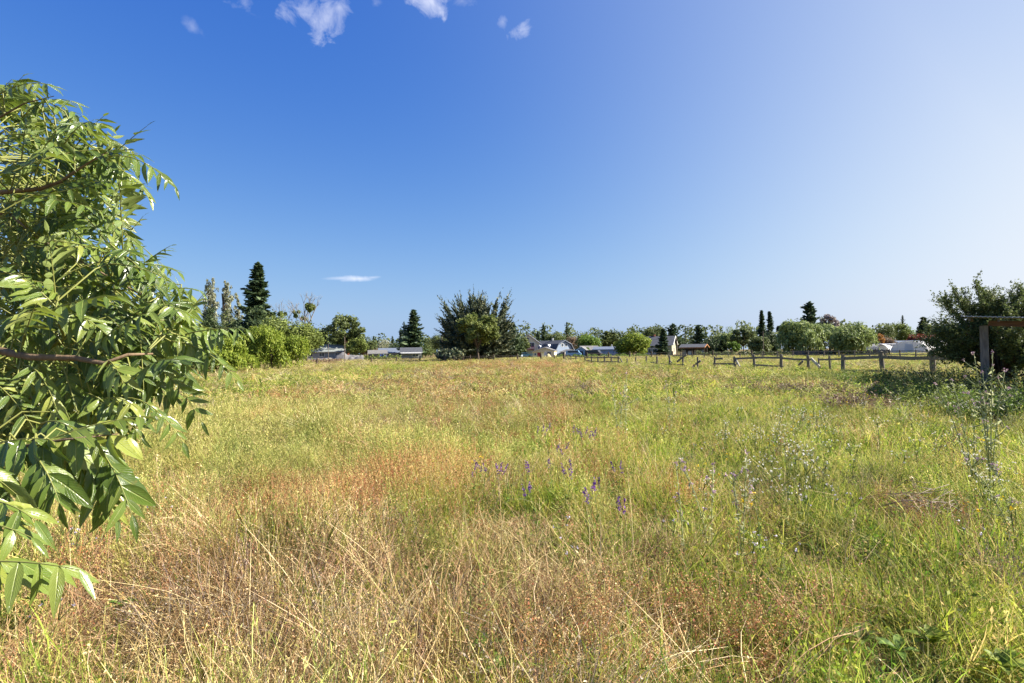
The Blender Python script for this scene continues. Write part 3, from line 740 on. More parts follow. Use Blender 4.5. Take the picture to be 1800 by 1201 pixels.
tree('dome', 748, 604, 34, 205, 'oak', "low oak just right of the small grey barn", 2600)
tree('round', 775, 586, 34, 215, 'oak', "oak standing behind the leaning utility pole", 3000)
tree('round', 793, 589, 30, 225, 'oak', "dull oak at the left edge of the big feathery cypress", 2600)
tree('round', 757, 594, 26, 228, 'oak', "small oak left of the tree behind the utility pole", 2200)
tree('bush', 790, 612, 46, 104, 'cypress', "low dark juniper sprawling at the left foot of the big cypress", 4500, .5, 'juniper_shrub')
# the cypress in the middle and the walnut in front of it
tree('fan', 838, 519, 124, 112, 'cypress', "huge dark cypress of feathery upswept plumes in the middle of the horizon", 72000, .8)
tree('oak', 841, 552, 72, 99, 'sage', "light green walnut tree with pale trunk in front of the big cypress", 13000, .36, 'broadleaf_tree')
tree('dome', 898, 590, 46, 148, 'dark', "dark spreading oak beside the right edge of the big cypress", 4800, .6)
tree('conifer', 902, 567, 28, 165, 'conifer', "dark conifer rising just right of the big cypress", 3600, 1.0)
tree('round', 918, 592, 26, 175, 'oak', "brownish green oak covering the left half of the yellow house", 3600, .5)
tree('conifer', 930, 586, 14, 250, 'conifer', "small dark conifer tip above the yellow house ridge", 1400)
tree('conifer', 946, 582, 22, 240, 'conifer', "dark conifer at the right of the yellow house roof", 2600)
tree('conifer', 956, 571, 24, 250, 'conifer', "tall pointed conifer above the small yellow garage", 3200)
tree('round', 975, 581, 40, 245, 'oak', "round oak behind the left slope of the blue barn house", 3600)
tree('conifer', 968, 592, 26, 232, 'dark', "dark green conifer low behind the dormers of the barn house", 2200)
tree('conifer', 997, 567, 17, 255, 'conifer', "slim blue-green conifer standing over the barn house roof", 2800)
tree('round', 1006, 590, 36, 250, 'brown', "brownish oak behind the barn house gable", 2800)
tree('round', 1027, 584, 34, 242, 'oak', "dark round oak behind the bright green ash", 3000)
tree('round', 1036, 587, 40, 205, 'fresh', "bright green ash right of the blue barn house", 4800, .55)
tree('bush', 1032, 611, 14, 180, 'fresh', "small round green shrub in front of the little shed", 1600, .4)
tree('pine', 1051, 584, 16, 262, 'conifer', "narrow dark pine left of the ragged pair of pines", 1700)
tree('pine', 1067, 582, 28, 255, 'oak', "ragged brownish pine above the long blue shed", 3200, 1.0)
tree('pine', 1078, 584, 22, 258, 'oak', "ragged pine just left of the round yellow-green bush", 2800, 1.0)
tree('ball', 1113, 585, 60, 150, 'lime', "big round yellow-green clipped tree right of the blue sheds", 11000, .42, 'round_tree')
tree('conifer', 1129, 580, 12, 270, 'conifer', "little conifer tip right of the round yellow-green tree", 1300)
tree('round', 1150, 573, 40, 255, 'oak', "big oak behind the dark roof of the green house", 4200)
tree('round', 1133, 588, 24, 260, 'dark', "dark low oak between the round tree and the green house", 2200)
tree('conifer', 1166, 578, 22, 158, 'conifer', "dark conifer in front of the green house wall", 3600, .8)
tree('pine', 1184, 569, 28, 265, 'conifer', "tall open pine right of the green house", 1900, 1.2)
tree('dome', 1190, 594, 36, 270, 'dark', "dark thicket tree behind the utility pole by the green house", 2600)
tree('conifer', 1205, 575, 12, 285, 'conifer', "slim conifer right of the tall open pine", 1500)
tree('conifer', 1215, 587, 10, 300, 'conifer', "faint far conifer tip left of the pine behind the pavilion", 1100)
tree('pine', 1229, 571, 26, 250, 'conifer', "double-topped pine right behind the brown pavilion", 2000, 1.1)
tree('dome', 1212, 600, 34, 262, 'dark', "dark trees' clump behind the pavilion roof", 2200)
tree('round', 1262, 585, 44, 245, 'oak', "dull oak right of the double-topped pine", 3800)
tree('dome', 1250, 595, 34, 165, 'dark', "dark green tree at the right end of the brown pavilion", 4200, .55)
tree('round', 1277, 585, 28, 200, 'willow', "pale green tree between the dark trees right of the pavilion", 3600, .5)
tree('conifer', 1270, 597, 22, 158, 'dark', "dark pointed shrub-like tree in front of the pale green tree", 2600, .6)
tree('round', 1284, 573, 16, 262, 'lime', "small yellow-green crown standing above the oaks", 1700)
tree('round', 1290, 600, 20, 158, 'fresh', "low light green shrub beside the spreading oak", 1800, .45, 'shrub')
tree('oak', 1307, 577, 44, 185, 'oak', "spreading oak with a visible dark forked trunk left of the twin redwoods", 5200, .6)
tree('dome', 1336, 591, 36, 172, 'oak', "rounded grey-green oak below the twin redwoods", 4600, .5)
tree('round', 1330, 583, 26, 250, 'dark', "dark far oak left of the twin redwoods", 2200)
tree('conifer', 1340, 546, 17, 235, 'conifer', "left-hand and taller of the twin redwoods", 1900, 1.2, 'redwood_tree')
tree('conifer', 1354, 548, 18, 240, 'conifer', "right-hand twin redwood, beside the palm", 1900, 1.2, 'redwood_tree')
tree('dome', 1356, 583, 30, 215, 'dark', "dark cypress clump at the foot of the twin redwoods", 3600, .7)
tree('palm', 1372, 572, 12, 232, 'dark', "palm with a stubby crown right of the twin redwoods", 0, .9)
tree('conifer', 1382, 596, 16, 140, 'dark', "small dark green tree left of the willows", 2000, .5)
tree('weep', 1411, 563, 76, 112, 'willow', "leftmost large willow of the row before the greenhouses", 9500, .5)
tree('weep', 1459, 569, 62, 118, 'willow', "middle willow of the row, lower and darker between two larger ones", 7000, .5)
tree('weep', 1504, 567, 76, 106, 'willow', "rightmost willow of the row, next to the white greenhouse", 9500, .46)
tree('pine', 1424, 531, 34, 200, 'conifer', "tall dark pine standing above the leftmost willow", 2600, 1.3)
tree('oak', 1460, 552, 34, 215, 'grey', "grey-leaved eucalyptus right of the tall dark pine", 2600, .8, 'eucalyptus_tree')
tree('round', 1447, 556, 14, 212, 'dark', "dark narrow tree between the tall pine and the eucalyptus", 1600)
tree('round', 1556, 570, 34, 220, 'oak', "grey-green oak behind the orange leaved shrub", 3200)
tree('round', 1580, 566, 36, 225, 'olive', "green oak behind the white greenhouse", 3400)
tree('conifer', 1588, 555, 18, 235, 'dark', "small pointed conifer among the oaks behind the greenhouses", 2000)
tree('round', 1602, 573, 26, 222, 'fresh', "green tree right of the small pointed conifer", 2600)
tree('bush', 1553, 589, 36, 165, 'brown', "brownish tangled shrub behind the gap between the greenhouses", 2600, .5)
tree('bush', 1548, 586, 14, 163, 'orange', "orange flowered shrub above the left greenhouse", 1200, .4)
tree('dome', 1616, 587, 36, 185, 'red', "low rust-red tree behind the long greenhouse roof", 3600, .5, 'red_leaf_tree')
tree('dome', 1648, 585, 34, 188, 'red', "rust-red tree half hidden behind the near oak", 2800, .5, 'red_leaf_tree')
tree('conifer', 1625, 558, 34, 205, 'dark', "dark spreading cedar behind the rust-red tree", 3200, 1.2)
tree('round', 1720, 570, 90, 180, 'dark', "dark wood edge tree behind the near oak and shed", 3600)
tree('round', 1840, 560, 120, 170, 'oak', "oak beyond the shed at the right edge", 3600)
# far wood that closes the view behind everything
g = np.random.RandomState(9); Vw, Fw, vw, o_ = [], [], [], 0
for i in range(150):
    px = -350 + i * 17; D = 330 + g.uniform(-20, 30); b = gp(px + g.uniform(-6, 6), D); hh = (12.5 if 900 < px < 1700 else 9) + 5 * g.rand()
    cen = np.array([b.x, b.y, 0]) + crown_centres(g, 7, 14, 0, hh, 'dome'); a, f, v = blob_cloud(g, cen, np.full(7, 3.4), 330, 1.5)
    Vw.append(a); Fw.append(f + o_); vw.append(v); o_ += len(a)
wood = link('far_wood', polymesh('far_wood', np.concatenate(Vw), np.concatenate(Fw), np.concatenate(vw)), LEAF['oak'])
tag(wood, kind='stuff')

# ------------------------------------------------------------------ buildings
GLASS = m_glass("window_glass")
WHITE = m_plain("white_trim", (.78, .77, .74))
BRICK = m_slat("red_brick", (.30, .10, .06), (.42, .17, .10), 12, 2, .9)
GREYWALL = m_slat("grey_siding", (.20, .215, .22), (.27, .285, .285), 5, 2)
GREYROOF = m_slat("grey_shingles", (.19, .215, .20), (.28, .30, .28), 4, 1, .9)
DARKROOF = m_slat("charcoal_shingles", (.045, .05, .06), (.10, .105, .12), 3.5, 2, .9)
MIDROOF = m_slat("weathered_roofing", (.13, .13, .13), (.22, .21, .20), 3, 1, .9)
CREAM = m_slat("cream_siding", (.72, .64, .38), (.82, .75, .50), 3, 0)
BLUEW = m_slat("pale_blue_siding", (.20, .26, .35), (.28, .34, .43), 4, 2)
BLUEM = m_slat("blue_ribbed_metal", (.16, .25, .38), (.24, .33, .46), 3, 0, .5)
BLUER = m_slat("blue_grey_metal_roof", (.12, .145, .185), (.18, .205, .245), 2.5, 0, .45)
GREENW = m_plain("sage_stucco", (.34, .35, .24))
BROWNR = m_slat("brown_shakes", (.16, .12, .09), (.30, .24, .18), 3, 1, .9)
TAN = m_plain("tan_wall", (.50, .42, .30))
ORANGE = m_plain("stained_fascia", (.40, .18, .07))
DARKW = m_wood("dark_timber", (.05, .04, .03), (.13, .10, .08))
REDD = m_plain("red_door_paint", (.35, .03, .05))
TARP = m_plain("blue_tarpaulin", (.04, .08, .25), .5)
GREYT = m_rough("grey_tarpaulin", (.13, .125, .12), (.22, .21, .20), 1.5, .8)

def base(px, D, name, label, cat, rz=0.0):
    return empty(name, gp(px, D), rz, label, cat)
def window(par, x, z, w, h, y=0.0, ax='y', frame=None, panes=2, out=-1):
    """a framed window standing proud of a wall (ax 'y': wall faces -y/+y by out; 'x': faces +-x)"""
    f = MB(); t = .09; d0, d1 = (y + out * .07, y + out * .003) if out < 0 else (y + .003, y + .07)
    def bx(m, a0, z0, a1, z1, e0, e1):
        if ax == 'y': m.box(a0, e0, z0, a1, e1, z1)
        else: m.box(e0, a0, z0, e1, a1, z1)
    bx(f, x - w / 2 - t, z - t, x - w / 2, z + h + t, d0, d1); bx(f, x + w / 2, z - t, x + w / 2 + t, z + h + t, d0, d1)
    bx(f, x - w / 2, z - t, x + w / 2, z, d0, d1); bx(f, x - w / 2, z + h, x + w / 2, z + h + t, d0, d1)
    for i in range(1, panes): bx(f, x - w / 2 + w * i / panes - .025, z, x - w / 2 + w * i / panes + .025, z + h, d0, d1)
    o = f.build('window', frame or WHITE, par)
    g_ = MB(); bx(g_, x - w / 2, z, x + w / 2, z + h, y + out * .035 if out < 0 else y + .012, y + out * .012 if out < 0 else y + .035); g_.build('pane', GLASS, o)
    return o
def door(par, x, w, h, mat, y=0.0, name='door'):
    d = MB().box(x - w / 2, y - .06, .02, x + w / 2, y - .004, h).build(name, mat, par)
    MB().box(x + w * .32, y - .11, h * .45, x + w * .40, y - .062, h * .48).build('handle', WHITE, d)
    return d
def gable_x(par, w, d, h, rise, wall, roof, over=.5, t=.18, x0=None):
    """ridge runs along x: eaves to the front"""
    x0 = -w / 2 if x0 is None else x0; x1 = x0 + w; s = rise / (d / 2)
    MB().prism([(0, -.3), (d, -.3), (d, h), (d / 2, h + rise), (0, h)], x0, x1, 'x').build('wall', wall, par)
    e = .02
    r = MB().prism([(-over, h - over * s + e), (d / 2, h + rise + e), (d + over, h - over * s + e), (d + over, h - over * s + t), (d / 2, h + rise + t * 1.1), (-over, h - over * s + t)], x0 - over * .7, x1 + over * .7, 'x').build('roof', roof, par)
    MB().box(x0 - over * .7, -over - .03, h - over * s - .06, x1 + over * .7, -over - .002, h - over * s + t * .95).build('fascia', WHITE if roof is DARKROOF else wall, par)
    return r
def gable_y(par, w, d, h, rise, wall, roof, over=.45, t=.18, trim=True, y0=0.0):
    """ridge runs away from us: gable to the front"""
    s = rise / (w / 2)
    MB().prism([(-w / 2, -.3), (w / 2, -.3), (w / 2, h), (0, h + rise), (-w / 2, h)], y0, y0 + d).build('wall', wall, par)
    e = .02; P = [(-w / 2 - over, h - over * s + e), (0, h + rise + e), (w / 2 + over, h - over * s + e), (w / 2 + over, h - over * s + t), (0, h + rise + t * 1.1), (-w / 2 - over, h - over * s + t)]
    r = MB().prism(P, y0 - over, y0 + d + over).build('roof', roof, par)
    if trim: MB().prism([(x, z - .03) for x, z in P], y0 - over - .05, y0 - over - .003).build('gable_trim', WHITE, par)
    return r

# grey single storey house on the left
D = 190; k = 1000 / D
b = base(574, D, 'grey_house', "low grey house with grey-green shingle roof and brick chimney, left of the field", 'house', R(17))
r = gable_x(b, 15, 9, 2.7, 2.1, GREYWALL, GREYROOF, .6, x0=-8.5)
ch = MB().box(5.9, 2.6, 2.6, 6.9, 3.7, 5.9).box(5.8, 2.5, 5.9, 7.0, 3.8, 6.1).build('chimney', BRICK, r)
MB().box(6.7, 1.4, -.3, 7.4, 2.9, 4.6).build('chimney_breast', BRICK, b)
for x in (-3.2, 1.0): MB().prism([(x - 1.9, 3.05), (x, 4.1), (x + 1.9, 3.05)], .4, 2.9).build('roof_hip', GREYROOF, b)
MB().box(3.0, 1.5, 3.6, 3.5, 2.0, 3.95).build('roof_vent', WHITE, b)
window(b, -1.5, 1.0, 1.6, 1.1); window(b, 3.4, 1.0, 1.2, 1.1); window(b, -5.2, 1.0, 1.6, 1.1)
# tarp-covered heaps right of it
def heap(px, D, w, h, dpt, mat, label, seed, name='covered_heap', cat='heap'):
    g = np.random.RandomState(seed); b = gp(px, D); m = MB(); nx, ny = 13, 7; ph = g.rand(4) * 6
    for j in range(ny):
        for i in range(nx):
            u, v = i / (nx - 1) * 2 - 1, j / (ny - 1) * 2 - 1
            z = max(0, (1 - abs(u) ** 2.4) * (1 - abs(v) ** 2.4)) ** .6 * h * (.72 + .2 * math.sin(u * 5 + ph[0]) + .16 * math.sin(u * 11 + v * 4 + ph[1])) + g.uniform(0, .05)
            m.v.append((u * w / 2, v * dpt / 2, z - .05))
    for j in range(ny - 1):
        for i in range(nx - 1): q = j * nx + i; m.f.append((q, q + 1, q + 1 + nx, q + nx))
    o = m.build(name, mat, None, True); o.location = b
    return tag(o, label, cat)
heap(610, 150, 7.5, 2.3, 4, GREYT, "tallest pale grey tarp-covered heap below the brick chimney", 3)
heap(629, 146, 5.2, 1.5, 3, GREYT, "lower long grey tarp-covered heap at the right of the taller one", 4)
heap(575, 150, 9, .8, 3, GREYT, "flat pale heap lying along the foot of the grey house", 5)
# small grey barn
D = 168
b = base(723, D, 'grey_barn', "small grey barn with charcoal roof and white fascia in front of the spruce", 'barn', R(11))
gable_x(b, 6.0, 7, 1.95, 1.25, GREYWALL, DARKROOF, .45)
MB().box(-2.95, -1.5, 1.55, 2.95, -.42, 1.68).build('lean_to_roof', WHITE, b); door(b, -1.6, 1.5, 1.5, GREYWALL); window(b, 1.2, .7, 1.8, .7)
# far grey sheds with blue tarp
b = base(686, 215, 'long_shed', "long low grey shed with a slate blue roof left of the small grey barn", 'shed', R(13)); gable_x(b, 8.5, 8, 1.9, 1.7, GREYWALL, BLUER, .4)
b = base(664, 205, 'low_shed', "low grey shed with pale sagging roof behind the blue tarp", 'shed', R(14)); gable_x(b, 6.5, 6, 1.7, 1.1, GREYWALL, MIDROOF, .4)
heap(672, 190, 2.4, 1.9, 2, TARP, "dark blue tarp over a heap in front of the low shed", 8)
heap(678, 189, 1.6, 1.1, 1.5, TARP, "small blue tarp bundle beside the larger blue tarp", 9)

# yellow two storey house
D = 190
b = base(929, D, 'yellow_house', "tall cream-yellow house with steep white-edged gable and red balcony", 'house', R(-5))
gable_y(b, 8.4, 8, 4.2, 3.2, CREAM, MIDROOF, .5)
for x, z, w, h in ((-2.0, 3.0, 1.1, 1.3), (1.1, 3.2, 1.7, 1.4), (-.3, 5.4, .9, .9), (2.2, .9, 1.4, 1.2)): window(b, x, z, w, h)
window(b, 3.0, 2.6, 1.1, 1.2, 4.2, 'x', out=1)
bal = MB().box(-2.6, -1.7, 2.35, 2.0, -.03, 2.5).build('balcony', REDD, b)
rl = MB()
for i in range(12): rl.box(-2.58 + i * .41, -1.68, 2.5, -2.52 + i * .41, -1.62, 3.3)
rl.box(-2.6, -1.7, 3.3, 2.0, -1.6, 3.4).build('railing', REDD, bal)
for x in (-2.5, 1.85): MB().box(x, -1.65, -.2, x + .15, -1.5, 2.35).build('balcony_post', DARKW, b)
door(b, -1.2, 1.0, 2.0, DARKW)
# small yellow garage and its front shed
b = base(957, 178, 'yellow_garage', "small pale yellow gabled garage between the yellow house and the blue barn house", 'garage', R(-12))
gable_y(b, 6.2, 6, 1.9, 1.0, CREAM, MIDROOF, .35); window(b, -1.4, .8, 1.0, .7); window(b, 1.5, .8, 1.1, .7); door(b, .2, .9, 1.7, WHITE)
b = base(947, 165, 'garden_shed', "small flat-roofed cream shed with a dark red door before the yellow garage", 'shed', R(6))
MB().box(-1.6, 0, -.2, 1.6, 3, 1.55).build('wall', CREAM, b); MB().box(-2.0, -.4, 1.56, 2.0, 3.3, 1.75).build('roof', TAN, b); door(b, .1, 1.0, 1.35, REDD); window(b, -1.0, .6, .5, .6, panes=1)
heap(963, 162, 2.2, 1.1, 1.5, m_plain("weathered_yellow", (.6, .5, .25)), "low cream covered heap at the right of the flat-roofed shed", 12)

# blue gambrel barn house
D = 185; b = base(992, D, 'barn_house', "blue gambrel-roofed barn house with charcoal roof and two dormers", 'house', R(36))
w, d, h = 7.6, 12.0, 1.7; P = [(-w / 2, h), (-w / 2 + 1.3, h + 2.2), (0, h + 3.4), (w / 2 - 1.3, h + 2.2), (w / 2, h)]
MB().prism([(-w / 2, -.3), (w / 2, -.3)] + list(reversed(P)), 0, d).build('wall', BLUEW, b)
O = [(x * 1.07, z + (.02 if abs(x) < 3 else -.15)) for x, z in P]
rf = MB().prism(O + [(x * 1.02, z + .2) for x, z in reversed(O)], -.5, d + .4).build('roof', DARKROOF, b)
MB().prism([(x, z - .02) for x, z in O] + [(x * 1.03, z + .21) for x, z in reversed(O)], -.56, -.503).build('gable_trim', BLUER, b)
for y in (3.4, 8.0):
    dm = MB().prism([(y - .65, h + .5), (y + .65, h + .5), (y + .65, h + 1.7), (y, h + 2.3), (y - .65, h + 1.7)], -w / 2 - .25, -w / 2 + 1.6, 'x').build('dormer', WHITE, b)
    window(dm, y, h + .75, .7, .9, -w / 2 - .25, 'x', panes=1)
window(b, -.75, h + 1.5, .8, 1.0, panes=1); window(b, .75, h + 1.5, .8, 1.0, panes=1); door(b, 2.2, 1.2, 1.55, WHITE)
MB().box(-.3, 5.5, h + 3.2, .3, 6.1, h + 4.4).build('chimney', GREYWALL, b)
pc = MB().prism([(-2.6, 1.35), (.2, 2.15), (3.2, 1.35), (3.2, 1.5), (.2, 2.3), (-2.6, 1.5)], -3.2, -.58).build('porch_roof', MIDROOF, b)
for x in (-2.4, 0.2, 2.9): MB().box(x, -3.1, -.2, x + .14, -2.96, 1.4 if abs(x) > 1 else 2.1).build('porch_post', WHITE, b)
MB().box(-w / 2 - 1.6, .2, -.2, -w / 2 - .02, d - .4, 1.2).build('side_annex', BLUEW, b)
# sheds right of it
b = base(1022, 176, 'blue_shed', "little pale blue shed with grey roof between the barn house and a parked truck", 'shed', R(-18)); gable_y(b, 3.6, 5, 1.7, 1.2, BLUEW, MIDROOF, .3); door(b, 0, 1.0, 1.6, DARKW)
b = base(1038, 196, 'carport', "grey-roofed carport partly hidden by a small round green shrub", 'carport', R(5)); gable_x(b, 6, 5, 2.0, 1.3, GREYWALL, MIDROOF, .4); door(b, .5, 2.4, 1.8, BLUEM, name='garage_door')
# long blue metal shed, low gable
b = base(1061, 172, 'metal_shed', "long slate-blue metal shed with pale ridged roof", 'shed', R(-16))
gable_x(b, 6.4, 7, 2.0, .75, BLUEM, BLUER, .3); door(b, 1.4, 2.2, 1.8, BLUEM, name='sliding_door'); MB().tube([(2.2, 3, 2.5), (2.2, 3, 3.6)], .1).build('flue', WHITE, b)
b = base(1088, 160, 'white_shed', "small gambrel shed with a blue gable, white side and brown shake roof", 'shed', R(-40))
w, d, h = 3.0, 4.0, 1.45; P = [(-w / 2, h), (-w / 2 + .5, h + .8), (0, h + 1.1), (w / 2 - .5, h + .8), (w / 2, h)]
MB().prism([(-w / 2, -.3), (w / 2, -.3)] + list(reversed(P)), 0, d).build('wall', m_plain("white_board", (.72, .70, .66)), b)
MB().prism([(-w / 2, -.3), (w / 2, -.3)] + list(reversed(P)), -.05, -.003).build('gable_wall', BLUEW, b)
O = [(x * 1.05, z + .02) for x, z in P]; MB().prism(O + [(x * 1.04, z + .13) for x, z in reversed(O)], -.25, d + .2).build('roof', BROWNR, b)
window(b, 2.0, .6, 1.4, .8, w / 2, 'x', panes=3, out=1); window(b, 0, 1.1, .6, .6); door(b, -.6, .8, 1.4, BLUEM)
b = base(1097, 168, 'blue_lean_to', "narrow slate-blue lean-to at the right end of the small gambrel shed", 'shed'); MB().box(-1.0, 0, -.2, 1.1, 3, 1.9).build('wall', BLUEM, b); MB().prism([(-1.2, 1.92), (1.3, 2.05), (1.3, 2.15), (-1.2, 2.02)], -.2, 3.2).build('roof', BLUER, b)
# green house with dark roof behind the round tree
D = 165; b = base(1160, D, 'green_house', "sage green house with dark tiled roof and a white-edged right gable", 'house', R(-24))
gable_x(b, 8.6, 8, 3.4, 2.2, GREENW, DARKROOF, .7, x0=-5.2)
for x in (-3.2, -1.4): window(b, x, .7, 1.2, 1.3)
window(b, -2.2, 2.2, 1.0, .8); s = 2.2 / 4
MB().prism([(-.6, 3.4 - .6 * s - .05), (4, 5.55), (8.6, 3.4 - .6 * s - .05), (8.6, 3.4 - .6 * s + .2), (4, 5.82), (-.6, 3.4 - .6 * s + .2)], 3.9, 4.02, 'x').build('gable_trim', WHITE, b)
MB().box(3.402, .1, -.2, 3.43, 7.9, 2.0).build('gable_wall', TAN, b)
window(b, 4, 1.0, 1.4, 1.2, 3.44, 'x', out=1); window(b, 4, 3.3, 1.2, 1.1, 3.403, 'x', out=1); MB().box(-2.5, 3.8, 5.2, -2.0, 4.3, 6.3).build('chimney', BRICK, b)
# brown pavilion
D = 150; b = base(1218, D, 'pavilion', "long brown open-fronted stable with dark roof and orange-stained fascia", 'stable', R(-30))
MB().prism([(-3.5, 2.25), (0, 2.9), (3.2, 2.25), (3.2, 2.4), (0, 3.08), (-3.5, 2.4)], -1.2, 3.0).v
r = MB().prism([(-1.3, 2.1), (1.8, 2.95), (4.9, 2.1), (4.9, 2.28), (1.8, 3.14), (-1.3, 2.28)], -3.4, 3.3, 'x').build('roof', DARKROOF, b)
MB().box(-3.42, -1.36, 2.02, 3.32, -1.302, 2.26).build('fascia', ORANGE, b)
MB().prism([(-1.28, 2.08), (1.8, 2.9), (4.88, 2.08), (4.88, 2.27), (1.8, 3.12), (-1.28, 2.27)], 3.303, 3.38, 'x').build('gable_trim', ORANGE, b)
MB().box(-3.0, 3.4, -.2, 3.0, 3.6, 2.15).build('rear_wall', DARKW, b)
for i in range(5): MB().box(-3.1 + i * 1.52, -1.0, -.2, -2.96 + i * 1.52, -.86, 2.1).build('post', DARKW, b)
for i, m_ in enumerate((TAN, WHITE, TAN, BLUEW)): MB().box(-2.8 + i * 1.52, .0 + .2 * i, -.1, -1.75 + i * 1.52, .1 + .2 * i, 1.55 if i != 1 else 1.3).build('stall_panel', m_, b)
MB().tube([(-3.0, -.9, 1.2), (-2.5, -.9, 2.05)], .05).build('brace', DARKW, b)
for i, (px, D, lb, w_, h_) in enumerate([(1252, 140, "small white crate lying in the grass right of the brown stable", 1.0, .7), (1283, 138, "low white crate, right of the smaller one, near the long dark hedge", .8, 1.0), (1312, 136, "white utility box beside the spreading oak trunk", 1.1, .9), (1318, 137, "small pale box touching the white utility box", .7, .8)]):
    b = base(px, D, 'storage_box', lb, 'box', R(12 * i)); MB().box(-w_ / 2, 0, -.1, w_ / 2, .8, h_).build('body', WHITE, b); MB().box(-w_ / 2 - .04, -.04, h_ + .002, w_ / 2 + .04, .84, h_ + .1).build('lid', TAN, b)

# polytunnels
def tunnel(px, D, w, h, L, label, rz, endpanel=True):
    b = base(px, D, 'greenhouse', label, 'greenhouse', rz); n = 14; A_ = [math.pi * i / n for i in range(n + 1)]
    prof = [(-math.cos(a) * w / 2, math.sin(a) ** .8 * h) for a in A_]
    t = NT('polythene_film'); t.done(t.leafy((.90, .89, .86), .5, .35, .4)) if 'film' not in globals() else None
    globals().setdefault('film', t.m)
    MB().prism(prof + [(x * .985, z * .985) for x, z in reversed(prof)], 0, L).build('cover', film, b)
    fr = MB()
    for y in np.arange(0, L + .1, 1.8): fr.tube([(x * 1.004, y, z * 1.006) for x, z in prof], .045, 5)
    fr.build('hoop_frame', m_plain('galvanised_hoops', (.55, .56, .58)) if 'hoopm' not in globals() else hoopm, b)
    if endpanel:
        MB().prism([(x * .98, z * .98) for x, z in prof], .05, .09).build('end_wall', film, b)
        f2 = MB(); [f2.box(x - .04, -.02, 0, x + .04, .045, h * (1 - (2 * abs(x) / w) ** 2) ** .5 * .97) for x in (-w * .3, -w * .1, w * .1, w * .3)]
        f2.build('end_frame', WHITE, b); MB().box(-w * .095, -.06, 0, w * .095, -.025, h * .75).build('door', film, b)
    return b
tunnel(1541, 150, 6.2, 2.6, 26, "white plastic-covered hoop greenhouse half hidden by the rightmost willow", R(-58), False)
tunnel(1598, 140, 8.4, 3.1, 30, "larger white hoop greenhouse with framed end wall, left of the near oak", R(-58))
b = base(1566, 150, 'flat_shed', "small flat white shed wedged between the two hoop greenhouses", 'shed'); MB().box(-1.3, 0, 0, 1.3, 3, 2.2).build('wall', WHITE, b); MB().box(-1.5, -.3, 2.21, 1.5, 3.2, 2.4).build('roof', MIDROOF, b)
b = base(1612, 178, 'packing_shed', "long pale-roofed shed showing above the larger greenhouse", 'shed', R(-8)); gable_x(b, 9, 8, 2.6, .9, WHITE, BLUER, .4)

# parked vehicles, tiny in the distance
def car(px, D, mat, label, rz, name='parked_car', van=False):
    b = base(px, D, name, label, 'car' if not van else 'van', rz); L, H = 4.4, 1.45
    body = [(-2.2, .3), (2.2, .3), (2.2, .8), (1.2, .95), (.7, H), (-1.3, H), (-2.0, .95), (-2.2, .8)] if not van else [(-2.4, .3), (2.3, .3), (2.4, 1.0), (1.9, 1.25), (1.5, 1.9), (-2.4, 1.9)]
    MB().prism(body, -.85, .85).build('body', mat, b)
    MB().prism([(-1.2, .98), (.95, .98), (.62, H - .08), (-1.15, H - .08)] if not van else [(-1.8, 1.2), (1.6, 1.2), (1.4, 1.75), (-1.8, 1.75)], -.87, .87).build('window', GLASS, b)
    for x in (-1.4, 1.4):
        for y in (-.8, .8): MB().tube([(x, y - .1, .33), (x, y + .1, .33)], .33, 12).build('wheel', DARKRUB, b)
DARKRUB = m_plain('tyre_rubber', (.03, .03, .03), .8)
car(890, 150, m_plain('navy_paint', (.03, .05, .12), .3, .5), "dark blue car parked under the dark oak beside the cypress", R(10))
car(905, 168, m_plain('silver_paint', (.4, .45, .5), .3, .5), "grey-blue car parked left of the yellow house", R(-15))
car(922, 170, m_plain('turquoise_paint', (.12, .35, .45), .3, .5), "turquoise car parked before the yellow house balcony", R(5))
car(1044, 165, m_plain('black_paint', (.03, .03, .035), .3, .5), "black van parked right of the small round green shrub", R(-30), 'parked_van', True)
car(1009, 176, m_plain('light_blue_paint', (.25, .45, .65), .3, .5), "light blue van standing beside the barn house porch", R(-20), 'parked_van', True)

# ------------------------------------------------------------------ poles
def pole(px, top, D, label, r=.13, arm=True):
    b = base(px, D, 'utility_pole', label, 'pole'); h = pt(px, top, D).z
    MB().tube([(0, 0, -.3), (.03, 0, h * .5), (.02, 0, h)], [r, r * .9, r * .75], 8).build('pole', m_wood('pole_wood', (.13, .10, .08), (.28, .23, .18)) if 'POLEW' not in globals() else POLEW, b)
    if arm:
        MB().box(-.9, -.17, h - .6, .9, -.15 + .06, h - .48).build('crossarm', DARKW, b); MB().tube([(.75, -.12, h - .48), (.75, -.12, h - .3)], .04).build('insulator', WHITE, b)
POLEW = m_wood('pole_wood', (.13, .10, .08), (.28, .23, .18))
pole(777, 589, 205, "utility pole standing in front of the oaks left of the big cypress")
pole(1190, 594, 160, "pale utility pole right of the green house", .14, False)
pole(1342, 582, 165, "utility pole against the dark clump under the twin redwoods")
pole(606, 592, 98, "thin bare pole rising before the brick chimney", .07, False)
pole(577, 604, 120, "thin pale stake pole in front of the grey house wall", .05, False)

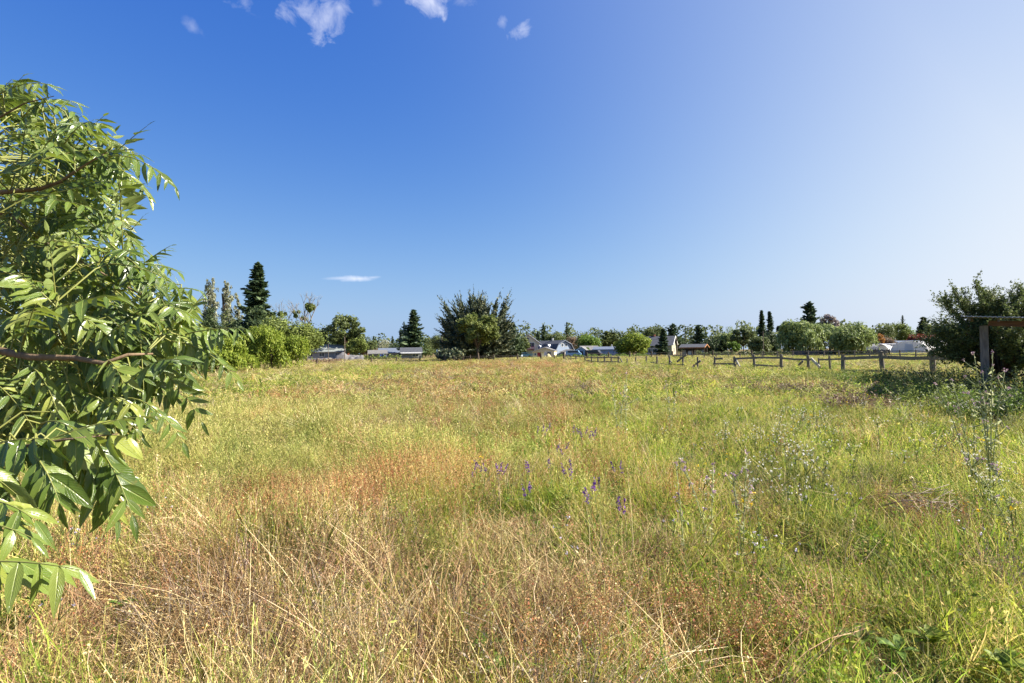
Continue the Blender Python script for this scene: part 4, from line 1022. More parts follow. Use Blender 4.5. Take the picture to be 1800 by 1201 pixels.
# ------------------------------------------------------------------ fences
POSTW = m_wood("weathered_fence_wood", (.09, .075, .06), (.28, .245, .20))
RAILW = m_wood("weathered_rail_wood", (.10, .085, .07), (.30, .27, .225), (1.4, 9, 9))
PALEW = m_wood("bleached_wood", (.34, .31, .26), (.55, .51, .44))
WIRE = m_plain("rusty_wire", (.22, .19, .17), .5)
def post_on(par, p, h, r, g, mat=POSTW, sq=False):
    lean = Vector((g.normal() * .035, g.normal() * .03, 0)) * h; n = 9; m = MB()
    m.tube([p + Vector((0, 0, -.4)), p + Vector((0, 0, .1)), p + lean * .5 + Vector((0, 0, h * .5)), p + lean + Vector((0, 0, h - r * .3)), p + lean + Vector((r * .1, 0, h))],
           [r * 1.05, r * 1.0, r * g.uniform(.88, 1.0), r * g.uniform(.85, .98), r * .6], n)
    return m.build('post', mat, par)
def fence(name, label, spec, rails=(), wires=(), seed=1, mat=POSTW, extra=()):
    """spec: (px, D, height, radius) per post; rails: (i, j, height at i, height at j, thickness)"""
    g = np.random.RandomState(seed); P = [gp(px, D) for px, D, _, _ in spec]; o = P[len(P) // 2]
    root = empty(name, o, 0, label, 'fence'); L = [p - o for p in P]
    for p, (_, _, h, r) in zip(L, spec): post_on(root, p, h, r, g, mat)
    for i, j, z0, z1, t in rails:
        off = Vector((0, -(spec[i][3] + .03), 0)); a, b = L[i] + off + Vector((0, 0, z0)), L[j] + off + Vector((0, 0, z1))
        d = (b - a).normalized(); md = (a + b) / 2 + Vector((0, 0, g.normal() * .03))
        m = MB(); m.beam(a - d * .15, md, .05, t); m.beam(md, b + d * .15, .05, t * .96); m.build('rail', RAILW, root)
    for a, b, t in extra:                                      # loose boards: (px, D, z) ends
        pa = gp(a[0], a[1]) - o + Vector((0, 0, a[2])); pb = gp(b[0], b[1]) - o + Vector((0, 0, b[2])); MB().beam(pa, pb, .06, t).build('loose_board', RAILW if t < .16 else PALEW, root)
    if wires:
        m = MB()
        for z in wires:
            for i in range(len(L) - 1):
                if (L[i + 1] - L[i]).length < 14: m.tube([L[i] + Vector((0, -.1, z)), (L[i] + L[i + 1]) / 2 + Vector((0, -.1, z - .03)), L[i + 1] + Vector((0, -.1, z))], .008, 4)
        m.build('wire', WIRE, root)
    return root
# far wire fence across the field's end
far = [(557, 84, 1.06, 0.155), (653, 92, 1.06, 0.143), (697, 98, 1.12, 0.119), (738, 100, 1.18, 0.143), (770, 101, 1.12, 0.060), (782, 101, 1.29, 0.179), (799, 102, 1.06, 0.071), (814, 102, 1.06, 0.084),
       (827, 103, 1.18, 0.106), (868, 105, 1.23, 0.155), (910, 107, 1.29, 0.167), (951, 108, 1.34, 0.190), (975, 108, 0.95, 0.119), (991, 104, 1.46, 0.179)]
fence('wire_fence', "wire fence on weathered posts running from the grey house past the big cypress", far, (), (.35, .65, .95), 3, DARKW)  # dark wood: shade on the posts' near side is put into the colour
far2 = [(1032, 110, 1.34, 0.155), (1070, 113, 1.40, 0.179), (1107, 115, 1.46, 0.167), (1145, 117, 1.46, 0.167), (1182, 118, 1.40, 0.155), (1217, 119, 1.40, 0.155), (1253, 119, 1.46, 0.179), (1287, 120, 1.46, 0.167), (1321, 121, 1.34, 0.214), (1343, 119, 1.23, 0.119)]
fence('wire_fence', "wire fence on evenly spaced posts in front of the blue sheds and the brown stable", far2, (), (.4, .75, 1.1), 4, DARKW)  # same dark wood, the posts' shaded side put into its colour
# dark corral of timber rails
gate = [(994, 98, 1.15, 0.068), (1003, 94, 1.0, 0.068), (1013, 88, .95, 0.111), (1020, 84, 1.0, 0.060), (1028, 82, 1.0, 0.051)]
fence('rail_gate', "broken timber gate at the far left end of the corral rails", gate, [(0, 2, .95, .8, .12), (0, 2, .2, .5, .1), (0, 1, .9, .3, .1), (2, 4, .8, .8, .1)], (), 5)
cor = [(1029, 74, .8, 0.085), (1040, 70, .95, 0.102), (1051, 67, .95, 0.102), (1062, 66, 1.0, 0.102), (1075, 65, 1.0, 0.102), (1087, 64, 1.0, 0.102)]
fence('corral_fence', "dark two-rail corral fence running towards the blue sheds", cor, [(i, i + 1, z, z, .13) for i in range(5) for z in (.82, .35)], (), 6, extra=[((1089, 64, .9), (1094, 63, .3), .14)])
mid = [(1102, 66, .7, 0.082), (1118, 65, .85, 0.082), (1136, 62, 1.0, 0.098), (1155, 57, 1.0, 0.098), (1177, 54, 1.05, 0.098), (1200, 50, 1.1, 0.090), (1226.5, 44.5, 1.05, 0.075), (1256, 44, 1.05, 0.090), (1293, 43, 1.05, 0.113), (1327, 41.5, 1.2, 0.098), (1373, 38, 1.22, 0.113), (1422, 36, 1.15, 0.098)]
fence('broken_fence', "broken dark timber fence with leaning boards in the middle distance", mid,
      [(3, 4, .25, .22, .12), (4, 5, .3, .3, .12), (2, 3, .3, .28, .1), (6, 7, .12, .12, .1), (7, 8, .5, .5, .12), (8, 9, .9, .95, .14), (9, 10, .98, 1.0, .14), (9, 10, .45, .42, .12), (10, 11, .98, .9, .13)], (), 7,
      extra=[((1190, 51, .55), (1207, 49.5, 1.2), .15), ((1217, 45, .25), (1232, 44.3, .75), .14), ((1178, 54, .6), (1181, 53, .45), .1), ((1258, 43.8, .88), (1271, 43.4, .9), .14), ((1294, 43, .85), (1301, 41, .3), .17), ((1412, 36, .8), (1404, 36.5, .55), .12), ((1427, 35.5, .95), (1442, 34, .45), .17)])
rt = [(1440, 35, 1.0, 0.060), (1460, 34, 1.15, 0.067), (1482, 31, 1.22, 0.113), (1553, 28.5, 1.42, 0.120), (1641, 27, 1.40, 0.143), (1736, 26.5, 1.35, 0.135), (1840, 26.5, 1.35, 0.135), (1960, 26.5, 1.35, 0.135)]
fence('post_and_rail_fence', "sturdy post-and-rail fence with thick posts in front of the greenhouses", rt,
      [(0, 2, .9, 1.0, .1), (2, 3, 1.02, 1.12, .16), (3, 4, 1.12, 1.08, .17), (2, 3, 1.22, 1.36, .07), (2, 3, .35, .4, .15), (3, 4, .32, .3, .16), (4, 5, 1.05, 1.0, .16), (4, 5, .3, .3, .16), (5, 6, 1.0, 1.0, .16), (6, 7, 1.0, 1.0, .16)], (), 8)
# paddock rails between the corral and the greenhouses
pad = [(1340 + i * 27, 92 - i * 2.2, 1.25, .09) for i in range(14)]
fence('paddock_fence', "long low paddock fence of grey rails behind the sturdy post-and-rail fence", pad, [(i, i + 1, z, z, .10) for i in range(13) for z in (1.12, .65)], (), 9)
pad2 = [(1175 + i * 21, 100 - i * .6, .9, .08) for i in range(9)]
fence('paddock_fence', "low ruined paddock fence of short grey rails behind the broken dark fence", pad2, [(i, i + 1, .75, .72, .10) for i in (0, 1, 2, 4, 5, 7)] + [(3, 4, .6, .3, .1)], (), 10)
pk = [(1136 + i * 1.7 + 48, 103 + (i % 2) * .3, .75 + .1 * (i % 3), .05) for i in range(14)]
fence('picket_fence', "short run of grey pickets behind the leaning board", pk, [(0, 13, .6, .6, .08)], (), 11)
# dark board fence below the willows
b = base(1478, 108, 'board_fence', "long dark slate-coloured board fence below the willows", 'fence', R(-4)); bm_ = MB()
for i in range(90): bm_.box(-9 + i * .2, 0, -.1, -8.82 + i * .2, .03, 1.18 + .05 * math.sin(i * 1.7))
bm_.build('boards', m_wood('slate_boards', (.05, .05, .06), (.12, .12, .14)), b)
for i in range(8): MB().box(-9 + i * 2.54, -.12, -.2, -8.86 + i * 2.54, -.003, 1.3).build('post', DARKW, b)
# far hedge line and strip of grass weeds
def hedge(px0, px1, D0, D1, h, leafkey, label, n, seed, dep=1.6, leaf=.3):
    g = np.random.RandomState(seed); a, c = gp(px0, D0), gp(px1, D1); t = g.rand(n); mod = .65 + .35 * np.sin(t * 23 + seed) * np.sin(t * 61)
    C = np.stack([a.x + (c.x - a.x) * t, a.y + (c.y - a.y) * t + g.uniform(-dep / 2, dep / 2, n), g.rand(n) ** .8 * h * mod], 1); o = (a + c) / 2
    V, F, v = quads(g, C - np.array(o), g.normal(size=(n, 3)) + np.array([0, -.4, .6]), np.full(n, leaf)); x = link('hedge', polymesh('hedge', V, F, v), LEAF[leafkey]); x.location = o
    return tag(x, label, 'hedge')
hedge(1225, 1400, 142, 122, 1.5, 'oak', "long dull green hedge running from the brown stable to the willows", 4200, 1)
hedge(640, 705, 140, 145, 1.6, 'olive', "yellowish green hedge in front of the blue tarp", 2200, 2)
hedge(975, 1140, 150, 140, 1.0, 'fresh', "low weedy hedge along the blue sheds", 3200, 3, leaf=.25)
hedge(545, 600, 100, 110, .9, 'brown', "brownish thorny hedge at the foot of the broad walnut tree", 1800, 4, leaf=.25)

# ------------------------------------------------------------------ near walnut branch on the left
def m_walnut():
    t = NT("walnut_leaflets"); uv = t.n('ShaderNodeUVMap'); uv.uv_map = 'leaf'; sx = t.n('ShaderNodeSeparateXYZ'); t.l(uv.outputs[0], sx.inputs[0])
    u, v = sx.outputs[0], sx.outputs[1]; a = t.attr('var').outputs['Fac']
    du = t.math('ABSOLUTE', t.math('SUBTRACT', u, .5))
    mid = t.math('SUBTRACT', 1.0, t.math('MULTIPLY', du, 16.0), True)
    vein = t.math('SINE', t.math('MULTIPLY', t.math('ADD', v, t.math('MULTIPLY', du, -.55)), 75.0))
    vm = t.math('MULTIPLY', t.math('SUBTRACT', vein, .72), 2.2, True)
    top = t.ramp(a, [(0, (.050, .085, .016)), (.45, (.10, .155, .027)), (.8, (.165, .215, .038)), (1, (.26, .285, .06))])
    under = t.ramp(a, [(0, (.15, .21, .06)), (1, (.26, .31, .10))])
    geo = t.n('ShaderNodeNewGeometry'); col = t.mixc(geo.outputs['Backfacing'], top, under)
    col = t.mixc(t.math('MULTIPLY', vm, .22), col, (.20, .26, .08)); col = t.mixc(t.math('MULTIPLY', mid, .75), col, (.30, .34, .10))
    blot = t.noise(60, 3, t.obj()); col = t.mixc(t.math('MULTIPLY', t.math('SUBTRACT', blot, .62), 3.0, True), col, (.20, .15, .04))
    h = t.math('ADD', t.math('MULTIPLY', vm, -.5), t.math('MULTIPLY', mid, -1.0))
    n = t.bump(t.math('ADD', h, t.math('MULTIPLY', t.noise(45, 3, t.obj()), .9)), .5, .003)
    return t.done(t.leafy(col, .22, .28, .5, t.mixc(1.0, col, (1.5, 1.6, .6), 'MULTIPLY'), n))
WAL = m_walnut(); TWIG = m_plain("young_yellow_twig", (.22, .23, .06), .5); LIMBM = m_wood("walnut_limb", (.13, .085, .055), (.27, .19, .13))
LP, LN, LT, LS, LV = [], [], [], [], []                         # leaflet base, normal, direction, length, age
rach = MB(); wg = random.Random(11)
def compound(p0, p1, droop, pairs, ll, up, hang, var, sweep=.5):
    """a pinnate leaf from p0 to p1 in the world"""
    d = p1 - p0; L = d.length; pts = []
    for i in range(9):
        s = i / 8; pts.append(p0 + d * s + Vector((0, 0, droop * L * (4 * s * (1 - s)))))
    rach.tube(pts, [.0022 - .0016 * i / 8 for i in range(9)], 5)
    def at(s):
        i = min(int(s * 8), 7); f = s * 8 - i; return pts[i].lerp(pts[i + 1], f), (pts[i + 1] - pts[i]).normalized()
    for k in range(pairs + 1):
        s = .20 + .80 * k / pairs; p, t = at(min(s, 1)); side = t.cross(up).normalized(); nn = side.cross(t).normalized()
        prof = .72 + .38 * math.sin(math.pi * min(1, .15 + .8 * s)) - .28 * max(0, s - .7)
        for sg in ((1, -1) if k < pairs else (0,)):
            sp = sweep + wg.uniform(-.12, .12)
            dr = t * (1.0 if sg == 0 else sp) + side * (sg * (1 - sp * .35)) + Vector((0, 0, -hang * wg.uniform(.6, 1.5)))
            dr.normalize(); n = nn + Vector((wg.gauss(0, .28), wg.gauss(0, .28), wg.gauss(0, .28))); n = (n - dr * n.dot(dr)).normalized()
            LP.append(tuple(p)); LT.append(tuple(dr)); LN.append(tuple(n)); LS.append(ll * .79 * prof * wg.uniform(.72, 1.2)); LV.append(min(1, max(0, var + wg.gauss(0, .17))))
DEP = ([100, 350, 560, 650, 760, 860, 960, 1060], [1.78, 1.72, 1.62, 1.52, 1.22, 1.0, .88, .82])
depth = lambda py: float(np.interp(py, *DEP))
POLY = [(-60, 118), (15, 128), (70, 140), (120, 178), (170, 205), (215, 235), (255, 285), (280, 325), (262, 352), (215, 335), (178, 345), (190, 385), (232, 425), (262, 450), (295, 455),
        (312, 495), (352, 515), (345, 548), (405, 585), (392, 612), (372, 640), (345, 655), (330, 690), (300, 720), (262, 745), (235, 770), (215, 800), (215, 880), (190, 905),
        (135, 870), (95, 840), (62, 865), (30, 890), (-60, 900)]
def inside(x, y):
    r = False; j = len(POLY) - 1
    for i in range(len(POLY)):
        xi, yi = POLY[i]; xj, yj = POLY[j]
        if (yi > y) != (yj > y) and x < (xj - xi) * (y - yi) / (yj - yi) + xi: r = not r
        j = i
    return r
def topx(p):
    c = CROT.transposed() @ (p - Vector((0, 0, CAM_H))); return 900 + FPX * c.x / -c.z, 600.5 - FPX * c.y / -c.z
limb_paths = [
    [(-420, 700, 2.0), (-200, 640, 1.78), (0, 618, 1.46), (60, 628, 1.42), (130, 633, 1.40), (192, 637, 1.40), (232, 627, 1.42), (265, 617, 1.45)],
    [(-420, 600, 2.05), (-180, 420, 1.9), (0, 337, 1.74), (70, 328, 1.72), (112, 320, 1.7), (140, 305, 1.7), (165, 285, 1.7), (192, 266, 1.7)],
    [(-420, 640, 2.05), (-150, 470, 1.85), (0, 372, 1.78), (25, 388, 1.76), (90, 430, 1.75), (170, 470, 1.72), (250, 520, 1.7), (300, 560, 1.68)],
    [(-180, 655, 1.78), (-40, 690, 1.7), (70, 700, 1.66), (150, 690, 1.62), (210, 680, 1.6)],
    [(-300, 720, 1.7), (-120, 770, 1.35), (0, 790, 1.18), (60, 778, 1.14), (120, 765, 1.12), (200, 760, 1.12)],
    [(-250, 500, 1.95), (-60, 280, 1.85), (0, 215, 1.8), (50, 185, 1.78), (100, 170, 1.76)],
    [(60, 628, 1.58), (118, 598, 1.5), (102, 548, 1.45), (96, 520, 1.43)],
    [(-300, 800, 1.5), (-160, 930, 1.0), (-60, 960, .9), (0, 960, .88)],
]
LIMBS = [[pt(*q) + Vector((0, wg.uniform(-.02, .02), wg.uniform(-.008, .008))) for q in L] for L in limb_paths]
allpts = [(p.lerp(q, f), i) for i, L in enumerate(LIMBS) for p, q in zip(L, L[1:]) for f in (0, .33, .66)]
twigs = MB()
def twig_to(p, r=.0017):
    best = min(allpts, key=lambda a: (a[0] - p).length + (0.06 if a[0].x > p.x else 0))[0]
    m = best.lerp(p, .55) + Vector((wg.uniform(-.02, .02), wg.uniform(-.02, .02), .03))
    if (best - p).length > .02: twigs.tube([best, m, p], [r * 1.5, r * 1.2, r], 5)
# leaves that draw the outline: base px, tip px, depth, droop, pairs, leaflet length, hang
for bx, by, tx, ty, D, dp, pr, ll, hg in [
    (0, 165, 92, 150, 1.75, .1, 6, .085, .35), (40, 205, 135, 182, 1.72, .12, 6, .09, .3), (85, 245, 190, 222, 1.7, .12, 6, .09, .35), (130, 262, 182, 205, 1.72, .05, 5, .07, .1),
    (185, 285, 258, 222, 1.68, .02, 3, .075, .0), (190, 275, 308, 330, 1.66, .14, 7, .075, .7), (165, 290, 262, 345, 1.7, .16, 7, .08, .8), (140, 250, 190, 300, 1.74, .1, 6, .075, .5),
    (150, 330, 228, 420, 1.7, .1, 7, .075, .6), (110, 345, 205, 400, 1.74, .1, 6, .08, .5), (200, 440, 252, 380, 1.72, .0, 5, .04, .1), (245, 470, 300, 432, 1.7, .03, 5, .055, .2),
    (225, 470, 312, 478, 1.68, .08, 6, .075, .3), (250, 530, 350, 512, 1.62, .1, 6, .085, .25), (310, 580, 362, 512, 1.56, .02, 2, .09, .1), (318, 590, 432, 578, 1.5, .04, 6, .085, 1.1),
    (300, 600, 418, 668, 1.52, .12, 7, .075, .6), (270, 590, 385, 628, 1.56, .1, 7, .085, .5), (240, 630, 355, 742, 1.5, .13, 7, .085, .55), (205, 660, 310, 700, 1.55, .1, 6, .085, .5),
    (220, 700, 322, 778, 1.42, .14, 7, .07, .6), (150, 700, 250, 770, 1.48, .1, 6, .085, .5), (40, 795, 222, 768, 1.12, .08, 5, .118, 1.25), (-60, 800, 85, 772, 1.08, .05, 5, .125, 1.2),
    (150, 775, 232, 905, 1.15, .16, 7, .10, .7), (110, 790, 205, 912, 1.16, .12, 7, .095, .7), (60, 800, 105, 885, 1.05, .1, 5, .11, .9), (-70, 890, 62, 915, .92, .12, 4, .105, .7),
    (-120, 1000, 138, 1002, .84, .05, 6, .10, 1.0), (-140, 930, 55, 945, .9, .1, 5, .10, .6), (-150, 800, 30, 870, 1.0, .1, 5, .11, .8), (-20, 200, 40, 135, 1.78, .02, 5, .08, .1),
    (60, 560, 205, 520, 1.42, .06, 6, .09, .4), (100, 545, 10, 560, 1.40, .05, 6, .095, .5), (98, 525, 85, 410, 1.44, .04, 6, .085, .2), (102, 545, 190, 590, 1.42, .08, 6, .09, .5),
    (98, 540, 30, 480, 1.42, .05, 6, .09, .3), (118, 640, 115, 760, 1.45, .02, 6, .095, .3), (190, 430, 120, 350, 1.7, .03, 6, .08, .2)]:
    p0, p1 = pt(bx, by, D * wg.uniform(1.0, 1.06)), pt(tx, ty, D)
    compound(p0, p1, dp, pr, ll, (Vector((wg.gauss(0, .2), -.45, 1))).normalized(), hg, wg.uniform(.35, .75)); twig_to(p0)
# the body of the crown
n_ok = tries = 0
while n_ok < 345 and tries < 14000:
    tries += 1
    bx, by = wg.uniform(-60, 330), wg.uniform(125, 860)
    if not inside(bx, by): continue
    D = depth(by) * (1 + wg.choice((wg.uniform(-.08, .08), wg.uniform(.05, .4), wg.uniform(.2, .6))))
    if by > 700 and wg.random() < .55: continue
    p0 = pt(bx, by, D); ang = math.atan2(by - 520, bx + 260) * .75 + wg.gauss(.18, .5)
    L = wg.uniform(.18, .32) * (.8 if D < 1.3 else 1); d = Vector((math.cos(ang), wg.gauss(-.1, .45), -math.sin(ang))).normalized()
    p1 = p0 + d * L; q = topx(p1)
    if q[0] > -40 and not inside(*q): continue
    compound(p0, p1, wg.uniform(.03, .16), wg.choice((5, 6, 6, 7)), wg.uniform(.072, .095), Vector((wg.gauss(0, .3), wg.gauss(-.35, .3), 1)).normalized(), wg.uniform(.15, .8), wg.uniform(.05, .9)); twig_to(p0); n_ok += 1
# deeper leaves that close the shaded inside of the crown
for i in range(400):
    bx, by = wg.uniform(-60, 190), wg.uniform(150, 760)
    if not inside(bx + 60, by): continue
    p0 = pt(bx, by, depth(by) * wg.uniform(1.3, 1.7)); a = wg.uniform(-1.0, 1.0); p1 = p0 + Vector((math.cos(a), wg.gauss(0, .4), -math.sin(a))).normalized() * wg.uniform(.2, .32); q = topx(p1)
    if not inside(q[0] + 25, q[1]) or i % 3: continue
    compound(p0, p1, wg.uniform(.03, .15), 6, wg.uniform(.075, .095), Vector((wg.gauss(0, .3), wg.gauss(0, .3), 1)).normalized(), wg.uniform(.15, .8), wg.uniform(.0, .6)); twig_to(p0)
# the rest of the tree, outside the photograph's frame
for i in range(170):
    p0 = Vector((wg.uniform(-3.3, -1.55), wg.uniform(1.3, 3.2), wg.uniform(1.25, 2.9))); q = topx(p0)
    if q[0] > -80: continue
    a = wg.uniform(0, 6.283); p1 = p0 + Vector((math.cos(a), math.sin(a), wg.uniform(-.4, .3))).normalized() * wg.uniform(.2, .34)
    if topx(p1)[0] > -60: continue
    compound(p0, p1, wg.uniform(.03, .15), 6, wg.uniform(.075, .095), Vector((wg.gauss(0, .3), wg.gauss(0, .3), 1)).normalized(), wg.uniform(.15, .8), wg.uniform(.2, .8)); twig_to(p0, .003)
def leaflets():
    B, N, T, S_ = (np.array(a) for a in (LP, LN, LT, LS)); n = len(B); rows = 8; g = np.random.RandomState(2)
    W_ = np.cross(N, T); t = np.linspace(0, 1, rows)
    wd = np.sin(np.pi * t ** .78) ** .85 * (1 - .22 * t); wd[0] = .06; wd[-1] = .0
    hw = (S_ * g.uniform(.112, .16, n) * np.where(S_ > .078, 1.3, 1.0))[:, None] * wd[None, :]; curl = (S_ * g.uniform(.05, .42, n))[:, None] * t[None, :] ** 2
    bend = (S_ * g.normal(size=n) * .09)[:, None] * t[None, :] ** 2; fold = g.uniform(.1, .45, n)[:, None]
    C = B[:, None] + T[:, None] * (S_[:, None] * t[None])[..., None] * .97 - N[:, None] * curl[..., None] + W_[:, None] * bend[..., None]
    wave = hw * .13 * np.sin(t[None] * 19 + g.uniform(0, 6, n)[:, None])
    e1 = C + W_[:, None] * hw[..., None] + N[:, None] * (hw * fold + wave)[..., None]; e2 = C - W_[:, None] * hw[..., None] + N[:, None] * (hw * fold - wave)[..., None]
    V = np.stack([e1, C, e2], 2).reshape(-1, 3); base_ = (np.arange(n) * rows * 3)[:, None, None] + (np.arange(rows - 1) * 3)[None, :, None] + np.arange(2)[None, None, :]
    F = np.stack([base_, base_ + 1, base_ + 4, base_ + 3], -1).reshape(-1, 4)
    nl, vl = len(F), len(V); o_ = vl; Vs, Fs = [V], [F]
    for mb in (twigs, rach): Vs.append(np.array(mb.v)); Fs.append(np.array([q for q in mb.f if len(q) == 4]) + o_); o_ += len(mb.v)
    V, F = np.concatenate(Vs), np.concatenate(Fs)
    me = polymesh("walnut_foliage", V, F, np.concatenate([np.repeat(np.array(LV), (rows - 1) * 2), np.zeros(len(F) - nl)]))
    me.polygons.foreach_set('material_index', np.concatenate([np.zeros(nl, np.int32), np.ones(len(F) - nl, np.int32)]))
    uvv = np.concatenate([np.tile(np.stack(np.meshgrid([0, .5, 1], t), -1).reshape(-1, 2), (n, 1)), np.zeros((len(V) - vl, 2))]); ul = me.uv_layers.new(name='leaf')
    ul.data.foreach_set('uv', uvv[F.ravel()].astype(np.float32).ravel()); return me
TR = Vector((-2.75, 2.15, 0))
wt = empty('walnut_tree', TR, 0, "near walnut tree with glossy pinnate leaves reaching in from the left edge", 'tree')
wt_off = -TR
def shifted(mb): mb.v = [tuple(Vector(v) + wt_off) for v in mb.v]; return mb
shifted(MB().tube([TR + Vector((0, 0, -.2)), TR + Vector((.02, 0, .5)), TR + Vector((.06, -.02, 1.3)), TR + Vector((.05, 0, 2.0)), TR + Vector((.0, .1, 2.9))], [.10, .085, .075, .05, .02], 12)).build('trunk', LIMBM, wt, True)
for i, L in enumerate(LIMBS):
    P_ = ([TR + Vector((.05, 0, 1.25 + .1 * i))] if i not in (3, 6) else []) + L; n = len(P_); r0 = (.015, .011, .009, .006, .008, .007, .006, .007)[i]
    shifted(MB().tube(P_, [r0 * (1 - .85 * k / (n - 1)) for k in range(n)], 9)).build('limb', LIMBM if i != 6 else TWIG, wt, True)
lf = link('crown', leaflets(), WAL, wt, True); lf.location = wt_off; lf.data.materials.append(TWIG)

# ------------------------------------------------------------------ near live oak on the right
def near_oak():
    g = np.random.RandomState(77); b = gp(1762, 21.5); root = empty('oak_tree', b, 0, "near bushy live oak with airy upright sprays, behind the open shed", 'tree')
    st = MB(); C, D = [], []; Rx, Ry, H = 2.95, 2.6, 4.5
    ends = []
    for i in range(88):
        a = g.rand() * 6.283; u = g.rand(); el = R(-2 + 88 * u ** .9); rr = g.uniform(.72, 1.0)
        e = np.array([math.cos(a) * math.cos(el) ** .8 * Rx * rr, math.sin(a) * math.cos(el) ** .8 * Ry * rr, .55 + (H - 1.0) * math.sin(el) ** .85 * rr])
        s = np.array([g.normal() * .12, g.normal() * .12, g.uniform(.1, .8)]); m = s * .45 + e * .55 + np.array([0, 0, .25])
        st.tube([tuple(s), tuple(m), tuple(e)], [.05, .028, .008], 5); ends.append((s, m, e))
    st.tube([(0, 0, -.2), (.05, 0, .4), (.1, 0, 1.2)], [.22, .18, .12], 10)
    for s, m, e in ends:
        for k in range(46):
            t = g.uniform(.35, 1.05); o = (1 - t) ** 2 * s + 2 * t * (1 - t) * m + t * t * e
            d = unit(unit(e - s) * .7 + g.normal(size=3) * .65 + np.array([0, 0, .35])); L = g.uniform(.22, .62) * (1.0 if t > .7 else .8)
            if t > .8 and k % 3 == 0: st.tube([tuple(o), tuple(o + d * L * .6), tuple(o + d * L + np.array([0, 0, .03]))], [.005, .004, .002], 3)
            q = 24; tt = g.rand(q)
            C.append(o + d * (tt * L)[:, None] + g.normal(size=(q, 3)) * .035); D.append(np.tile(d, (q, 1)))
    C = np.concatenate(C); D = np.concatenate(D); C[:, 2] = np.maximum(C[:, 2], .05)
    C = np.where((C[:, 2:3] < 1.6) & (g.rand(len(C), 1) < .2), C * np.array([.9, .9, 1]), C)
    V, F, v = quads(g, C, g.normal(size=C.shape) + np.array([0, 0, .5]), np.full(len(C), .078), .55, (0, 1), D * .6 + g.normal(size=C.shape) * .5)
    st.build('trunk', BARK, root, True); link('crown', polymesh('near_oak_crown', V, F, v), LEAF['oak'], root); return root
near_oak()

# ------------------------------------------------------------------ open shed on the right
SHEDW = m_wood("old_shed_timber", (.10, .08, .065), (.30, .25, .20), (8, 8, 1.0)); GALV = m_slat("corrugated_iron", (.30, .30, .31), (.46, .46, .47), 13, 0, .45)
RUSTB = m_wood("red_brown_beam", (.12, .06, .04), (.24, .13, .09), (1, 8, 8))
b = base(1733, 16, 'open_shed', "open shed with a thin corrugated iron roof on a weathered square post", 'shed', R(-40)); zt = 2.36
def shed_post(x, y, h): return MB().box(x - .095, y - .095, -.3, x + .095, y + .095, h).build('post', SHEDW, b)
for x, y in ((0, 0), (3.4, 0), (0, 3.2), (3.4, 3.2)): shed_post(x, y, zt - .19 - .075 * x + .03 * y)
for y in (0, 3.2): MB().beam((.1, y - .001, zt - .12 + .03 * y), (4.3, y - .001, zt - .44 + .03 * y), .10, .15).build('beam', RUSTB, b)
ra = MB()
for i in range(8): ra.beam((-.3 + i * .62, -.42, zt - .01 - .0465 * i), (-.3 + i * .62, 3.6, zt + .11 - .0465 * i), .05, .09)
ra.build('rafters', SHEDW, b)
rf = MB(); nx = 130; th = .022
for s_, zz in ((0, .0), (1, th)):
    for i in range(nx + 1):
        x = -.48 + i * 5.0 / nx; dz = .014 * math.sin(i * 2 * math.pi / 2.6)
        for y in (-.55, 3.7): rf.v.append((x, y, zt + .055 - .075 * x + .03 * y + dz + zz))
k = (nx + 1) * 2
for i in range(nx):
    q = i * 2; rf.f += [(q, q + 1, q + 3, q + 2), (k + q, k + q + 2, k + q + 3, k + q + 1), (q, q + 2, k + q + 2, k + q), (q + 1, k + q + 1, k + q + 3, q + 3)]
rf.f += [(0, k, k + 1, 1), (nx * 2, nx * 2 + 1, k + nx * 2 + 1, k + nx * 2)]
rf.build('roof', GALV, b)

# ------------------------------------------------------------------ rank weeds by the shed
def weed_bush(px, D, h, w, key, label, seed, n=2600, leaf=.06):
    g = np.random.RandomState(seed); b = gp(px, D); root = empty('weed_clump', b, 0, label, 'weeds', "rank weeds round the shed")
    m = n // 26; a = g.rand(m) * 6.283; r = w / 2 * np.sqrt(g.rand(m)); o = np.stack([r * np.cos(a), r * np.sin(a), np.zeros(m)], 1)
    tip = o * g.uniform(1.0, 1.3, (m, 1)) + np.stack([g.normal(size=m) * .12, g.normal(size=m) * .12, h * g.uniform(.55, 1.05, m) * (1 - .35 * (r / (w / 2)) ** 2)], 1)
    t = g.rand(m, 26) ** .8; C = (o[:, None] + (tip - o)[:, None] * t[..., None] + g.normal(size=(m, 26, 3)) * .035).reshape(-1, 3)
    V, F, v = quads(g, C, g.normal(size=C.shape) + np.array([0, 0, .7]), np.full(len(C), leaf), .45)
    st = MB()
    for i in range(0, m, 2): st.tube([tuple(o[i]), tuple((o[i] + tip[i]) / 2 + np.array([.01, 0, .02])), tuple(tip[i])], [.006, .004, .002], 3)
    st.build('stems', LEAF['olive'] if key != 'brown' else LEAF['brown'], root); link('leaves', polymesh('weed_leaves', V, F, v), LEAF[key], root)
